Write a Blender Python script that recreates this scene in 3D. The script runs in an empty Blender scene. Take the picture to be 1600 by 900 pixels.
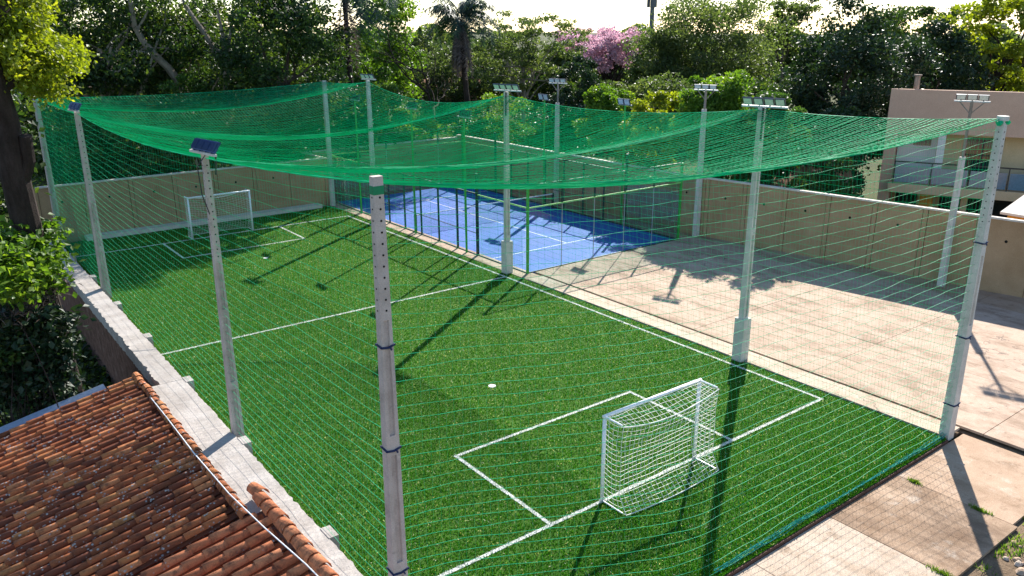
import bpy, math, random
import numpy as np
from mathutils import Matrix, Vector
R = math.radians
rng = np.random.default_rng(7)
random.seed(7)
scene = bpy.context.scene
col = scene.collection

# ------------------------------------------------------------------ camera
F = 1265.19
CAM = np.array([-18.725, -10.805, 9.63])
YAW, PITCH, ROLL = 0.650, 0.3122, -0.0038
fw = np.array([math.sin(YAW)*math.cos(PITCH), math.cos(YAW)*math.cos(PITCH), -math.sin(PITCH)])
rt0 = np.array([math.cos(YAW), -math.sin(YAW), 0.0]); up0 = np.cross(rt0, fw)
rt = rt0*math.cos(ROLL)+up0*math.sin(ROLL); up = -rt0*math.sin(ROLL)+up0*math.cos(ROLL)
cd = bpy.data.cameras.new('camera'); cam = bpy.data.objects.new('camera', cd); col.objects.link(cam)
cd.sensor_width = 36; cd.lens = F/1600*36; cd.clip_end = 3000; cd.clip_start = 0.1
M = Matrix(((rt[0], up[0], -fw[0], CAM[0]), (rt[1], up[1], -fw[1], CAM[1]), (rt[2], up[2], -fw[2], CAM[2]), (0, 0, 0, 1)))
cam.matrix_world = M
scene.camera = cam

# ------------------------------------------------------------------ light
SUN_EL, SUN_AZ = R(34.5), math.atan2(0.824, 0.566)
w = bpy.data.worlds.new('World'); scene.world = w; w.use_nodes = True
wn = w.node_tree.nodes; wl = w.node_tree.links
bg = wn['Background']; sky = wn.new('ShaderNodeTexSky'); sky.sky_type = 'NISHITA'
sky.sun_disc = False; sky.sun_elevation = SUN_EL; sky.sun_rotation = SUN_AZ
sky.air_density = 1.0; sky.dust_density = 0.3; sky.ozone_density = 3.0
wl.new(sky.outputs[0], bg.inputs[0]); bg.inputs[1].default_value = 0.10
sl = bpy.data.lights.new('sun', 'SUN'); sl.energy = 5.0; sl.angle = R(0.53); sl.color = (1, 0.95, 0.87)
so = bpy.data.objects.new('sun', sl); col.objects.link(so)
sd = Vector((math.sin(SUN_AZ)*math.cos(SUN_EL), math.cos(SUN_AZ)*math.cos(SUN_EL), math.sin(SUN_EL)))
so.rotation_euler = sd.to_track_quat('Z', 'Y').to_euler(); so.location = sd*60
scene.view_settings.view_transform = 'Standard'; scene.view_settings.look = 'None'
scene.view_settings.exposure = 1.4; scene.view_settings.gamma = 1
scene.view_settings.use_curve_mapping = False
scene.render.engine = 'CYCLES'
scene.cycles.max_bounces = 8; scene.cycles.transparent_max_bounces = 16

def az(px, D, py=42):
    """ground point at horizontal range D in the direction of a photo column"""
    d = fw + rt*(px-800)/F + up*(450-py)/F
    d = d/np.hypot(d[0], d[1]); return CAM[0]+d[0]*D, CAM[1]+d[1]*D
def ztop(py, D): return CAM[2]+(42-py)/F*D

# ------------------------------------------------------------------ materials
def srgb(h):
    h = h.lstrip('#'); c = [int(h[i:i+2], 16)/255 for i in (0, 2, 4)]
    return tuple(x/12.92 if x <= .04045 else ((x+.055)/1.055)**2.4 for x in c)+(1,)
def lin(*c): return tuple(c)+(1,)
class NT:
    def __init__(s, name):
        s.m = bpy.data.materials.new(name); s.m.use_nodes = True
        s.n = s.m.node_tree.nodes; s.l = s.m.node_tree.links; s.n.clear()
        s.out = s.n.new('ShaderNodeOutputMaterial')
    def new(s, t, **k):
        n = s.n.new('ShaderNode'+t)
        for a, b in k.items(): setattr(n, a, b)
        return n
    def link(s, a, b): s.l.new(a, b)
    def coord(s, kind='Object'):
        if kind == 'pos': return s.new('NewGeometry').outputs['Position']
        return s.new('TexCoord').outputs[kind]
    def noise(s, vec, scale, detail=4, rough=.6, stretch=None):
        if stretch:
            mp = s.new('Mapping'); mp.inputs['Scale'].default_value = stretch; s.link(vec, mp.inputs['Vector']); vec = mp.outputs[0]
        n = s.new('TexNoise'); n.inputs['Scale'].default_value = scale; n.inputs['Detail'].default_value = detail; n.inputs['Roughness'].default_value = rough
        s.link(vec, n.inputs['Vector']); return n.outputs['Fac']
    def ramp(s, fac, stops, interp='LINEAR'):
        r = s.new('ValToRGB'); e = r.color_ramp.elements; r.color_ramp.interpolation = interp
        while len(e) < len(stops): e.new(0.5)
        for i, (p, c) in enumerate(stops): e[i].position = p; e[i].color = c if len(c) == 4 else tuple(c)+(1,)
        s.link(fac, r.inputs[0]); return r.outputs[0]
    def mix(s, fac, a, b, mode='MIX'):
        m = s.new('Mix', data_type='RGBA', blend_type=mode)
        for sock, v in ((m.inputs[0], fac), (m.inputs[6], a), (m.inputs[7], b)):
            if hasattr(v, 'is_output'): s.link(v, sock)
            else: sock.default_value = v
        return m.outputs[2]
    def bsdf(s, color, rough=.7, spec=.3, metal=0, bump=None, bstr=.3, bdist=.02):
        b = s.new('BsdfPrincipled')
        for sock, v in ((b.inputs['Base Color'], color), (b.inputs['Roughness'], rough)):
            if hasattr(v, 'is_output'): s.link(v, sock)
            else: sock.default_value = v
        b.inputs['Specular IOR Level'].default_value = spec; b.inputs['Metallic'].default_value = metal
        if bump is not None:
            bn = s.new('Bump'); bn.inputs['Strength'].default_value = bstr; bn.inputs['Distance'].default_value = bdist
            s.link(bump, bn.inputs['Height']); s.link(bn.outputs[0], b.inputs['Normal'])
        return b
    def done(s, sh): s.link(sh.outputs[0], s.out.inputs[0]); return s.m

def m_noise(name, stops, scale=3, detail=6, rough=.8, spec=.25, bump=.3, bdist=.01, fine=40, kind='pos', stain=None, metal=0, stretch=None):
    t = NT(name); v = t.coord(kind)
    c = t.ramp(t.noise(v, scale, detail, .65, stretch), stops)
    f = t.noise(v, fine, 4, .6)
    c = t.mix(.35, c, t.ramp(f, [(.3, (.45, .45, .45)), (.7, (1.25, 1.25, 1.25))]), 'MULTIPLY')
    if stain:
        sc, lo, hi, colr = stain
        c = t.mix(t.ramp(t.noise(v, sc, 5, .7), [(lo, (0, 0, 0)), (hi, (1, 1, 1))]), c, colr)
    return t.done(t.bsdf(c, rough, spec, metal, f, bump, bdist))
def m_leaf(name, stops, trans=.42, tcol=None, rough=.5, spec=.35):
    t = NT(name); a = t.new('Attribute', attribute_name='v')
    c = t.ramp(a.outputs['Fac'], stops)
    b = t.bsdf(c, rough, spec)
    tr = t.new('BsdfTranslucent')
    tc = t.mix(1.0, c, tcol or (1.5, 1.5, .55, 1), 'MULTIPLY'); t.link(tc, tr.inputs[0])
    mx = t.new('MixShader'); mx.inputs[0].default_value = trans
    t.link(b.outputs[0], mx.inputs[1]); t.link(tr.outputs[0], mx.inputs[2]); return t.done(mx)
def m_plain(name, c, rough=.5, spec=.4, metal=0, var=.15, scale=12):
    t = NT(name); v = t.coord('pos'); n = t.noise(v, scale, 4)
    a = tuple(x*(1-var) for x in c[:3])+(1,); b = tuple(min(1, x*(1+var)) for x in c[:3])+(1,)
    return t.done(t.bsdf(t.ramp(n, [(.3, a), (.7, b)]), rough, spec, metal, n, .05, .005))

MT = {}
MT['concrete_pole'] = m_noise('pole_concrete', [(.3, lin(.41, .33, .28)), (.6, lin(.55, .455, .40))], 2.2, 6, .85, .2, .35, .006, 60, stain=(5, .58, .8, lin(.24, .2, .18)))
MT['concrete_white'] = m_noise('pale_concrete', [(.3, lin(.47, .43, .375)), (.65, lin(.63, .585, .525))], 2.5, 6, .8, .2, .3, .006, 50)
MT['dark'] = m_plain('dark_hole', lin(.015, .013, .012), .9, .1)
MT['black'] = m_plain('black_paint', lin(.02, .02, .022), .45, .4)
MT['strap'] = m_plain('blue_strap', lin(.012, .02, .07), .6, .3)
MT['green_band'] = m_plain('green_band', lin(.01, .2, .08), .6, .3)
MT['galv'] = m_plain('galvanised_steel', lin(.42, .43, .44), .45, .5, .6)
MT['lamp_body'] = m_plain('lamp_body', lin(.05, .06, .08), .35, .5, .3)
MT['lamp_sky_blue'] = m_plain('lamp_back', lin(.03, .06, .16), .22, .7, .2)  # blue sky reflection painted into the housing colour
MT['lamp_glass'] = m_plain('lamp_glass', lin(.55, .58, .52), .12, .8)
MT['white_paint'] = m_plain('white_paint', lin(.78, .78, .78), .35, .4, 0, .05)
MT['goal_net'] = m_plain('goal_net_cord', lin(.75, .74, .66), .7, .2, 0, .08)
MT['padel_green'] = m_plain('green_steel', lin(.03, .3, .03), .4, .45)
MT['padel_dark'] = m_plain('dark_green_steel', lin(.012, .03, .03), .45, .4)
MT['padel_rail'] = m_plain('pale_green_rail', lin(.2, .5, .12), .4, .4)
MT['wire'] = m_plain('mesh_wire', lin(.03, .04, .035), .5, .4)
MT['bark'] = m_noise('bark', [(.3, lin(.05, .035, .025)), (.7, lin(.13, .1, .075))], 6, 6, .95, .1, .8, .03, 25, stretch=(1, 1, .25))
MT['bark_pale'] = m_noise('pale_bark', [(.3, lin(.16, .13, .1)), (.7, lin(.36, .3, .25))], 5, 6, .9, .15, .6, .03, 25, stretch=(1, 1, .3))
MT['bark_dark'] = m_noise('dark_bark', [(.3, lin(.02, .015, .012)), (.7, lin(.055, .04, .035))], 5, 6, .95, .1, .6, .03, 25, stretch=(1, 1, .3))
MT['rope'] = m_plain('teal_rope', lin(.015, .3, .26), .6, .3, 0, .3, 30)
MT['cable_white'] = m_plain('white_cable', lin(.7, .7, .7), .5, .3)

def m_net():
    t = NT('green_net_cord'); v = t.coord('pos')
    c = t.ramp(t.noise(v, 1.3, 3), [(.3, lin(.004, .46, .22)), (.7, lin(.012, .62, .33))])
    b = t.bsdf(c, .55, .2); tr = t.new('BsdfTranslucent'); t.link(c, tr.inputs[0])
    mx = t.new('MixShader'); mx.inputs[0].default_value = .45
    t.link(b.outputs[0], mx.inputs[1]); t.link(tr.outputs[0], mx.inputs[2]); return t.done(mx)
MT['net'] = m_net()
def m_glass():
    t = NT('court_glass'); tr = t.new('BsdfTransparent'); tr.inputs[0].default_value = (.86, .93, .92, 1)
    gl = t.new('BsdfGlossy'); gl.inputs['Roughness'].default_value = .02
    lw = t.new('LayerWeight'); pw_ = t.new('Math', operation='POWER'); pw_.inputs[1].default_value = 3.5; t.link(lw.outputs['Facing'], pw_.inputs[0])
    ml = t.new('Math', operation='MULTIPLY_ADD'); ml.inputs[1].default_value = .55; ml.inputs[2].default_value = .03; t.link(pw_.outputs[0], ml.inputs[0])
    mx = t.new('MixShader'); t.link(ml.outputs[0], mx.inputs[0]); t.link(tr.outputs[0], mx.inputs[1]); t.link(gl.outputs[0], mx.inputs[2])
    return t.done(mx)
MT['glass'] = m_glass()

# ------------------------------------------------------------------ mesh builder
class MB:
    def __init__(s): s.v = []; s.q = []; s.t = []; s.n = 0; s.a = []
    def add(s, V, Q=None, T=None, a=None):
        V = np.asarray(V, float).reshape(-1, 3)
        if Q is not None and len(Q): s.q.append(np.asarray(Q, int).reshape(-1, 4)+s.n)
        if T is not None and len(T): s.t.append(np.asarray(T, int).reshape(-1, 3)+s.n)
        s.v.append(V); s.n += len(V)
        s.a.append(np.full(len(V), .5) if a is None else np.broadcast_to(np.asarray(a, float), (len(V),)))
        return s
    def hexa(s, bottom, top, a=None):
        return s.add(list(bottom)+list(top), [(3, 2, 1, 0), (4, 5, 6, 7), (0, 1, 5, 4), (1, 2, 6, 5), (2, 3, 7, 6), (3, 0, 4, 7)], a=a)
    def box(s, x0, x1, y0, y1, z0, z1, a=None):
        return s.hexa([(x0, y0, z0), (x1, y0, z0), (x1, y1, z0), (x0, y1, z0)], [(x0, y0, z1), (x1, y0, z1), (x1, y1, z1), (x0, y1, z1)], a)
    def bar(s, A, B, w, h=None, upv=(0, 0, 1)):
        A = np.array(A, float); B = np.array(B, float); h = h or w
        t = (B-A)/np.linalg.norm(B-A); u = np.array(upv, float)
        if abs(t@u) > .95: u = np.array([0, 1., 0])
        x = np.cross(t, u); x /= np.linalg.norm(x); y = np.cross(x, t)
        c = [x*sx*w/2+y*sy*h/2 for sx, sy in ((-1, -1), (1, -1), (1, 1), (-1, 1))]
        return s.hexa([A+k for k in c], [B+k for k in c])
    def tube(s, P, r, k=6, caps=True, a=None):
        P = np.asarray(P, float); m = len(P); r = np.broadcast_to(np.asarray(r, float), (m,))
        T = np.gradient(P, axis=0); T /= np.linalg.norm(T, axis=1)[:, None]+1e-12
        ref = np.array([0, 0, 1.]) if abs(T[:, 2]).mean() < .8 else np.array([0, 1., 0])
        X = np.cross(T, ref); X /= np.linalg.norm(X, axis=1)[:, None]+1e-9; Y = np.cross(X, T)
        an = np.arange(k)*2*math.pi/k
        V = (P[:, None]+r[:, None, None]*(np.cos(an)[None, :, None]*X[:, None]+np.sin(an)[None, :, None]*Y[:, None])).reshape(-1, 3)
        i = np.arange(m-1)[:, None]*k; j = np.arange(k)[None]; j2 = (j+1) % k
        Q = np.stack([i+j, i+j2, i+k+j2, i+k+j], -1).reshape(-1, 4)
        T3 = []
        if caps:
            for b, rev in ((0, 1), ((m-1)*k, 0)):
                for q in range(1, k-1): T3.append((b, b+q+1, b+q) if rev else (b, b+q, b+q+1))
        return s.add(V, Q, T3, a)
    def cyl(s, c, r, h, k=12, r2=None):
        c = np.array(c, float); return s.tube([c, c+np.array([0, 0, h])], [r, r if r2 is None else r2], k)
    def disc(s, c, nrm, r, th=.006, k=8):
        c = np.array(c, float); n = np.array(nrm, float); return s.tube([c, c+n*th], r, k)
    def strands(s, P, r, k=3):
        """many polylines at once: P (n, m, 3)"""
        P = np.asarray(P, float); n, m, _ = P.shape
        T = np.gradient(P, axis=1); T /= np.linalg.norm(T, axis=2)[..., None]+1e-12
        ref = np.array([.3, .2, .93]) if abs(T[..., 2]).mean() < .7 else np.array([.6, .8, 0])
        X = np.cross(T, ref); X /= np.linalg.norm(X, axis=2)[..., None]; Y = np.cross(X, T)
        an = np.arange(k)*2*math.pi/k+.4
        V = P[:, :, None]+r*(np.cos(an)[:, None]*X[:, :, None]+np.sin(an)[:, None]*Y[:, :, None])
        b = np.arange(n)[:, None, None]*m*k+np.arange(m-1)[None, :, None]*k; j = np.arange(k)[None, None]; j2 = (j+1) % k
        Q = np.stack([b+j, b+j2, b+k+j2, b+k+j], -1).reshape(-1, 4)
        return s.add(V.reshape(-1, 3), Q)
    def leaves(s, C, size, v, aspect=.55, upbias=.3, droop=None):
        n = len(C); N = rng.normal(size=(n, 3)); N[:, 2] += upbias*2; N /= np.linalg.norm(N, axis=1)[:, None]
        A = rng.normal(size=(n, 3)); A -= (A*N).sum(1)[:, None]*N; A /= np.linalg.norm(A, axis=1)[:, None]
        B = np.cross(N, A); L = size*(.65+.7*rng.random(n))[:, None]
        V = np.stack([C-A*L*.5, C+B*L*.5*aspect+N*L*.08, C+A*L*.5, C-B*L*.5*aspect+N*L*.08], 1).reshape(-1, 3)
        Q = np.arange(4*n).reshape(-1, 4)
        return s.add(V, Q, a=np.repeat(v, 4))
    def arrays(s):
        V = np.concatenate(s.v); A = np.concatenate(s.a)
        Q = np.concatenate(s.q) if s.q else np.zeros((0, 4), int); T = np.concatenate(s.t) if s.t else np.zeros((0, 3), int)
        return V, Q, T, A
    def mesh(s, name, mat, off=None, smooth=False):
        V, Q, T, A = s.arrays()
        if off is not None: V = V-np.asarray(off)
        me = bpy.data.meshes.new(name); me.vertices.add(len(V)); me.vertices.foreach_set('co', V.astype(np.float32).ravel())
        L = np.concatenate([Q.ravel(), T.ravel()]).astype(np.int32)
        ls = np.concatenate([np.arange(len(Q))*4, len(Q)*4+np.arange(len(T))*3]).astype(np.int32)
        me.loops.add(len(L)); me.loops.foreach_set('vertex_index', L)
        me.polygons.add(len(ls)); me.polygons.foreach_set('loop_start', ls)
        me.polygons.foreach_set('use_smooth', np.full(len(ls), bool(smooth)))
        at = me.attributes.new('v', 'FLOAT', 'POINT'); at.data.foreach_set('value', A.astype(np.float32))
        me.update(calc_edges=True); me.materials.append(mat)
        return me
    def build(s, name, mat, parent=None, smooth=False, loc=None):
        """vertices are in world space; the object sits at loc (or its parent's origin)"""
        if isinstance(mat, str): mat = MT[mat]
        pw = np.array(parent['_w']) if parent is not None else np.zeros(3)
        o = np.array(loc, float) if loc is not None else pw
        ob = bpy.data.objects.new(name, s.mesh(name, mat, o, smooth)); col.objects.link(ob)
        ob['_w'] = [float(x) for x in o]
        if parent is not None: ob.parent = parent
        ob.location = o-pw
        return ob
def tag(o, label=None, cat=None, group=None, kind=None):
    if label: o['label'] = label
    if cat: o['category'] = cat
    if group: o['group'] = group
    if kind: o['kind'] = kind
    return o
def thing(name, label, cat, loc=(0, 0, 0), group=None):
    o = bpy.data.objects.new(name, None); col.objects.link(o); o.location = loc; o['_w'] = [float(x) for x in loc]
    o.empty_display_size = .2
    return tag(o, label, cat, group)
def struct(name, mb, mat, loc=None): return tag(mb.build(name, mat, loc=loc), kind='structure')
def share(name, me, parent, wloc, rot=None):
    """object re-using mesh data, placed at a world point under its parent"""
    o = bpy.data.objects.new(name, me); col.objects.link(o); o.parent = parent
    o.location = np.array(wloc)-np.array(parent['_w'])
    if rot is not None: o.rotation_euler = rot
    return o
# ================================================================== SETTING
def m_turf():
    t = NT('turf_base'); v = t.coord('pos')
    c = t.ramp(t.noise(v, 1.1, 6, .65), [(.3, lin(.028, .09, .007)), (.7, lin(.05, .13, .011))])
    f = t.noise(v, 70, 3, .7)
    c = t.mix(.6, c, t.ramp(f, [(.3, (.45, .5, .4)), (.7, (1.5, 1.4, 1.3))]), 'MULTIPLY')
    s = t.ramp(t.noise(v, 120, 2, .5), [(.70, (0, 0, 0)), (.76, (1, 1, 1))])
    c = t.mix(s, c, lin(.4, .42, .22))
    return t.done(t.bsdf(c, .85, .1, 0, f, .8, .02))
MT['turf'] = m_turf()
MT['blade'] = m_leaf('turf_blade', [(0, lin(.018, .088, .004)), (.6, lin(.038, .172, .007)), (.94, lin(.075, .25, .014)), (.958, lin(.32, .33, .12)), (1, lin(.72, .68, .56))], .34, (1.3, 1.35, .5, 1), .65, .12)
MT['line'] = m_noise('line_fibre', [(.3, lin(.5, .52, .45)), (.6, lin(.72, .72, .68))], 6, 5, .8, .2, .7, .015, 90)
MT['line_blade'] = m_leaf('line_blade', [(0, lin(.5, .52, .45)), (1, lin(.8, .8, .76))], .2, (1, 1, .95, 1))
def m_yard(name, a, b, stain, dark=.0):
    t = NT(name); v = t.coord('pos')
    c = t.ramp(t.noise(v, .9, 8, .72), [(.32, a), (.66, b)])
    st = t.ramp(t.noise(v, 1.05, 9, .72, (1, .45, 1)), [(.48, (0, 0, 0)), (.62, (1, 1, 1))])
    c = t.mix(t.mix(1.0, st, (.75, .62, .62, 1), 'MULTIPLY'), c, stain)
    st2 = t.ramp(t.noise(v, 2.6, 8, .75), [(.55, (0, 0, 0)), (.66, (1, 1, 1))])
    c = t.mix(t.mix(1.0, st2, (.6, .6, .6, 1), 'MULTIPLY'), c, lin(.2, .13, .08))
    pale = t.ramp(t.noise(v, 1.7, 6, .7), [(.58, (0, 0, 0)), (.75, (1, 1, 1))])
    c = t.mix(t.mix(1.0, pale, (.5, .5, .5, 1), 'MULTIPLY'), c, lin(.56, .5, .43))
    vo = t.new('TexVoronoi', feature='DISTANCE_TO_EDGE'); vo.inputs['Scale'].default_value = .33
    nz = t.new('TexNoise'); nz.inputs['Scale'].default_value = 1.5; nz.inputs['Detail'].default_value = 6
    t.link(v, nz.inputs['Vector']); ad = t.new('VectorMath', operation='MULTIPLY_ADD'); ad.inputs[1].default_value = (1.4, 1.4, 1.4)
    t.link(nz.outputs['Color'], ad.inputs[0]); t.link(v, ad.inputs[2]); t.link(ad.outputs[0], vo.inputs['Vector'])
    crk = t.ramp(vo.outputs['Distance'], [(.003, (1, 1, 1)), (.009, (0, 0, 0))])
    brk = t.ramp(t.noise(v, .4, 3), [(.54, (0, 0, 0)), (.62, (.8, .8, .8))])
    c = t.mix(t.mix(1.0, crk, brk, 'MULTIPLY'), c, lin(.12, .09, .07))
    f = t.noise(v, 35, 5, .7)
    c = t.mix(.5, c, t.ramp(f, [(.3, (.55, .53, .5)), (.7, (1.25, 1.25, 1.25))]), 'MULTIPLY')
    return t.done(t.bsdf(c, .9, .2, 0, f, .6, .012))
MT['yard'] = m_yard('yard_concrete', lin(.35, .245, .175), lin(.46, .345, .265), lin(.19, .12, .075))
MT['slab_tan'] = m_yard('tan_slab', lin(.33, .215, .14), lin(.43, .31, .22), lin(.24, .15, .09))
MT['slab_brown'] = m_yard('stained_slab', lin(.17, .095, .05), lin(.42, .3, .21), lin(.13, .08, .05))
MT['slab_pale'] = m_yard('pale_slab', lin(.41, .315, .235), lin(.5, .405, .32), lin(.3, .21, .14))
MT['soil'] = m_noise('soil', [(.3, lin(.10, .065, .04)), (.55, lin(.2, .14, .09)), (.75, lin(.11, .13, .05))], 1.2, 8, .95, .1, .8, .04, 18)
MT['garden_soil'] = m_noise('garden_soil', [(.3, lin(.03, .025, .018)), (.7, lin(.07, .05, .035))], 1.0, 8, .95, .1, .8, .05, 14)

# ground: upper level right of the retaining wall, garden 2.6 m lower on its left
mb = MB(); G0 = -.17
mb.add([(-14.0, -400, G0), (900, -400, G0), (900, 1400, G0), (-14.0, 1400, G0)], [(0, 1, 2, 3)])
mb.add([(-900, -400, -2.6), (-14.0, -400, -2.6), (-14.0, 1400, -2.6), (-900, 1400, -2.6)], [(0, 1, 2, 3)])
mb.add([(-14.0, -400, -2.6), (-14.0, -400, G0), (-14.0, 1400, G0), (-14.0, 1400, -2.6)], [(0, 1, 2, 3)])
MT['meadow'] = m_noise('meadow', [(.3, lin(.035, .04, .014)), (.6, lin(.06, .07, .02)), (.8, lin(.11, .09, .05))], .5, 8, .95, .1, .8, .05, 9)
ground = struct('ground', mb, 'meadow')

TX0, TX1, TY0, TY1 = -13.5, .42, -3.15, 31.3
mb = MB(); mb.box(TX0, TX1, TY0, TY1, -.15, 0)
turf = struct('pitch_turf', mb, 'turf')
mb = MB(); mb.box(TX0, TX1+.02, TY0-.035, TY0-.002, -.16, -.015)
tag(mb.build('edge_board', m_plain('brown_board', lin(.10, .05, .035), .8, .2)), 'thin brown board along the cut front edge of the turf', 'edging')

# pitch lines
W_, L_ = 13.312, 28.339; cx = -W_/2; LW = .085
lines = []
def ln(x0, x1, y0, y1): lines.append((min(x0, x1)-LW/2, max(x0, x1)+LW/2, min(y0, y1)-LW/2, max(y0, y1)+LW/2))
ln(0, 0, 0, L_); ln(TX0+.1, -LW, 0, 0); ln(TX0+.1, -LW, L_, L_); ln(TX0+.05, -LW, L_/2+.1, L_/2+.1)
for yb, dd, bh in ((0, 3.485, 2.879), (L_, -3.132, 2.817)):
    sgn = 1 if dd > 0 else -1
    ln(cx-bh, cx-bh, yb+sgn*LW, yb+dd); ln(cx+bh, cx+bh, yb+sgn*LW, yb+dd); ln(cx-bh+LW, cx+bh-LW, yb+dd, yb+dd)
lnames = ['sideline', 'goal_line', 'goal_line', 'halfway_line']+['goal_area_line']*6
for (x0, x1, y0, y1), nm in zip(lines, lnames):
    mb = MB(); mb.box(x0, x1, y0, y1, .002, .008); struct(nm, mb, 'line')
spots = [(-6.56, 6.14), (-6.6, 23.0)]
for x, y in spots:
    mb = MB(); mb.cyl((x, y, .002), .11, .009, 14); struct('penalty_spot', mb, 'line')
# turf fibres
n = 520000
bx = TX0+(TX1-TX0)*rng.random(n); by = TY0+(TY1-TY0)*rng.random(n)**1.35
keep = np.ones(n, bool)
for x0, x1, y0, y1 in lines: keep &= ~((bx > x0) & (bx < x1) & (by > y0) & (by < y1))
for x, y in spots: keep &= (bx-x)**2+(by-y)**2 > .0121
def blades(mb, bx, by, h, wd, val):
    n = len(bx); a = rng.random(n)*2*math.pi; lean = rng.normal(size=(n, 2))*.6
    H = h*(.6+.8*rng.random(n)); Wd = wd*(.7+.6*rng.random(n))
    p = np.stack([bx, by, np.zeros(n)], 1); d = np.stack([np.cos(a)*Wd, np.sin(a)*Wd, np.zeros(n)], 1)
    tip = p+np.stack([lean[:, 0]*H, lean[:, 1]*H, H], 1)
    mb.add(np.stack([p-d, p+d, tip], 1).reshape(-1, 3), None, np.arange(3*n).reshape(-1, 3), a=np.repeat(val, 3))
mb = MB(); bx = bx[keep]; by = by[keep]
blades(mb, bx, by, .035, .011, rng.random(len(bx)))
tag(mb.build('turf_fibres', 'blade'), 'short green artificial grass fibres covering the pitch', 'grass', kind='stuff')
mb = MB()
for x0, x1, y0, y1 in lines:
    k = int((x1-x0)*(y1-y0)*2600); blades(mb, x0+(x1-x0)*rng.random(k), y0+(y1-y0)*rng.random(k), .03, .011, rng.random(k))
tag(mb.build('line_fibres', 'line_blade'), 'short white fibres of the pitch lines', 'grass', kind='stuff')

# yard slabs, each piece an object under the yard
mb = MB(); mb.box(.44, 15.5, -3.1, 34.5, -.16, -.09); mb.box(1.22, 16.5, -9.4, -3.101, -.16, -.09); yard = struct('concrete_yard', mb, 'soil')
def slab(x0, x1, y0, y1, zt, mat, par=yard, poly=None):
    m = MB(); zt += random.uniform(-.004, .004); g = .008
    if poly: m.hexa([(x, y, zt-.065) for x, y in poly], [(x, y, zt) for x, y in poly])
    else: m.box(x0+g, x1-g, y0+g, y1-g, zt-.065, zt)
    return m.build('slab', mat, par)
ys = [-9.2, -3.6, 1.2, 5.6, 10.0, 14.0]
for y0, y1 in zip(ys[:-1], ys[1:]):
    for x0, x1 in ((1.33, 4.86), (4.86, 8.3), (8.3, 11.6)): slab(x0, x1, y0, y1, .032, 'yard')
    slab(11.6, 11.6+.155*(13.6-y1)+.05, y0, y1, .03, 'slab_tan', poly=[(11.61, y0+.01), (11.3+.155*(13.6-y0), y0+.01), (11.3+.155*(13.6-y1)+.2, y1-.01), (11.61, y1-.01)] if y1 < 12 else None)
for y0 in np.arange(-3.1, 33, 3.3): slab(.44, 1.2, y0, min(y0+3.3, 33.5), .045 if y0 < 13 else .02, 'slab_pale' if y0 < 13 else 'yard')
slab(10.12, 11.3, 14.0, 24, -.02, 'slab_tan'); slab(10.12, 11.3, 24, 34.2, -.02, 'slab_tan')
mb = MB(); mb.box(-14, 1.21, -12, -3.19, -.17, -.165); front = struct('front_apron', mb, 'soil')
for x0, x1, y0, y1, m_ in ((-14, -10, -5.9, -3.19, 'slab_tan'), (-10, -7.2, -5.9, -3.19, 'slab_pale'), (-7.2, -4.68, -5.9, -3.19, 'slab_pale'), (-4.68, -1.98, -5.75, -3.19, 'slab_brown'),
                           (-1.98, 1.2, -5.65, -3.19, 'slab_tan'),
                           (-14, -7.2, -9, -5.9, 'slab_tan'), (-7.2, -4.68, -9, -5.9, 'slab_pale')):
    slab(x0, x1, y0, y1, -.085, m_, front)

# ---------------------------------------------------------------- padel court floor
def m_court():
    t = NT('blue_court'); v = t.coord('pos')
    c = t.ramp(t.noise(v, .6, 6, .6), [(.3, lin(.008, .065, .30)), (.7, lin(.012, .10, .40))])
    sand = t.ramp(t.noise(v, 1.0, 8, .7), [(.56, (0, 0, 0)), (.72, (.55, .55, .55))])
    c = t.mix(sand, c, lin(.12, .24, .46))
    f = t.noise(v, 90, 3)
    return t.done(t.bsdf(c, .75, .25, 0, f, .35, .008))
MT['court'] = m_court()
CX0, CX1, CY0, CY1 = .98, 10.05, 14.06, 32.2
mb = MB(); mb.box(CX0+.02, CX1, CY0, CY1, -.1, -.012); mb2 = mb
court = struct('padel_court', mb, 'court')
for r in ((CX0+.1, CX1-.1, 16.8, 16.85), (CX0+.1, CX1-.1, 29.4, 29.45), ((CX0+CX1)/2-.025, (CX0+CX1)/2+.025, 16.87, 29.38)):
    mb = MB(); mb.box(r[0], r[1], r[2], r[3], -.008, -.004); struct('court_line', mb, 'white_paint')
# floor outside the padel court, behind
mb = MB(); mb.box(.44, 15.5, 33.4, 36, -.16, -.05); struct('rear_path', mb, 'slab_tan')

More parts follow.
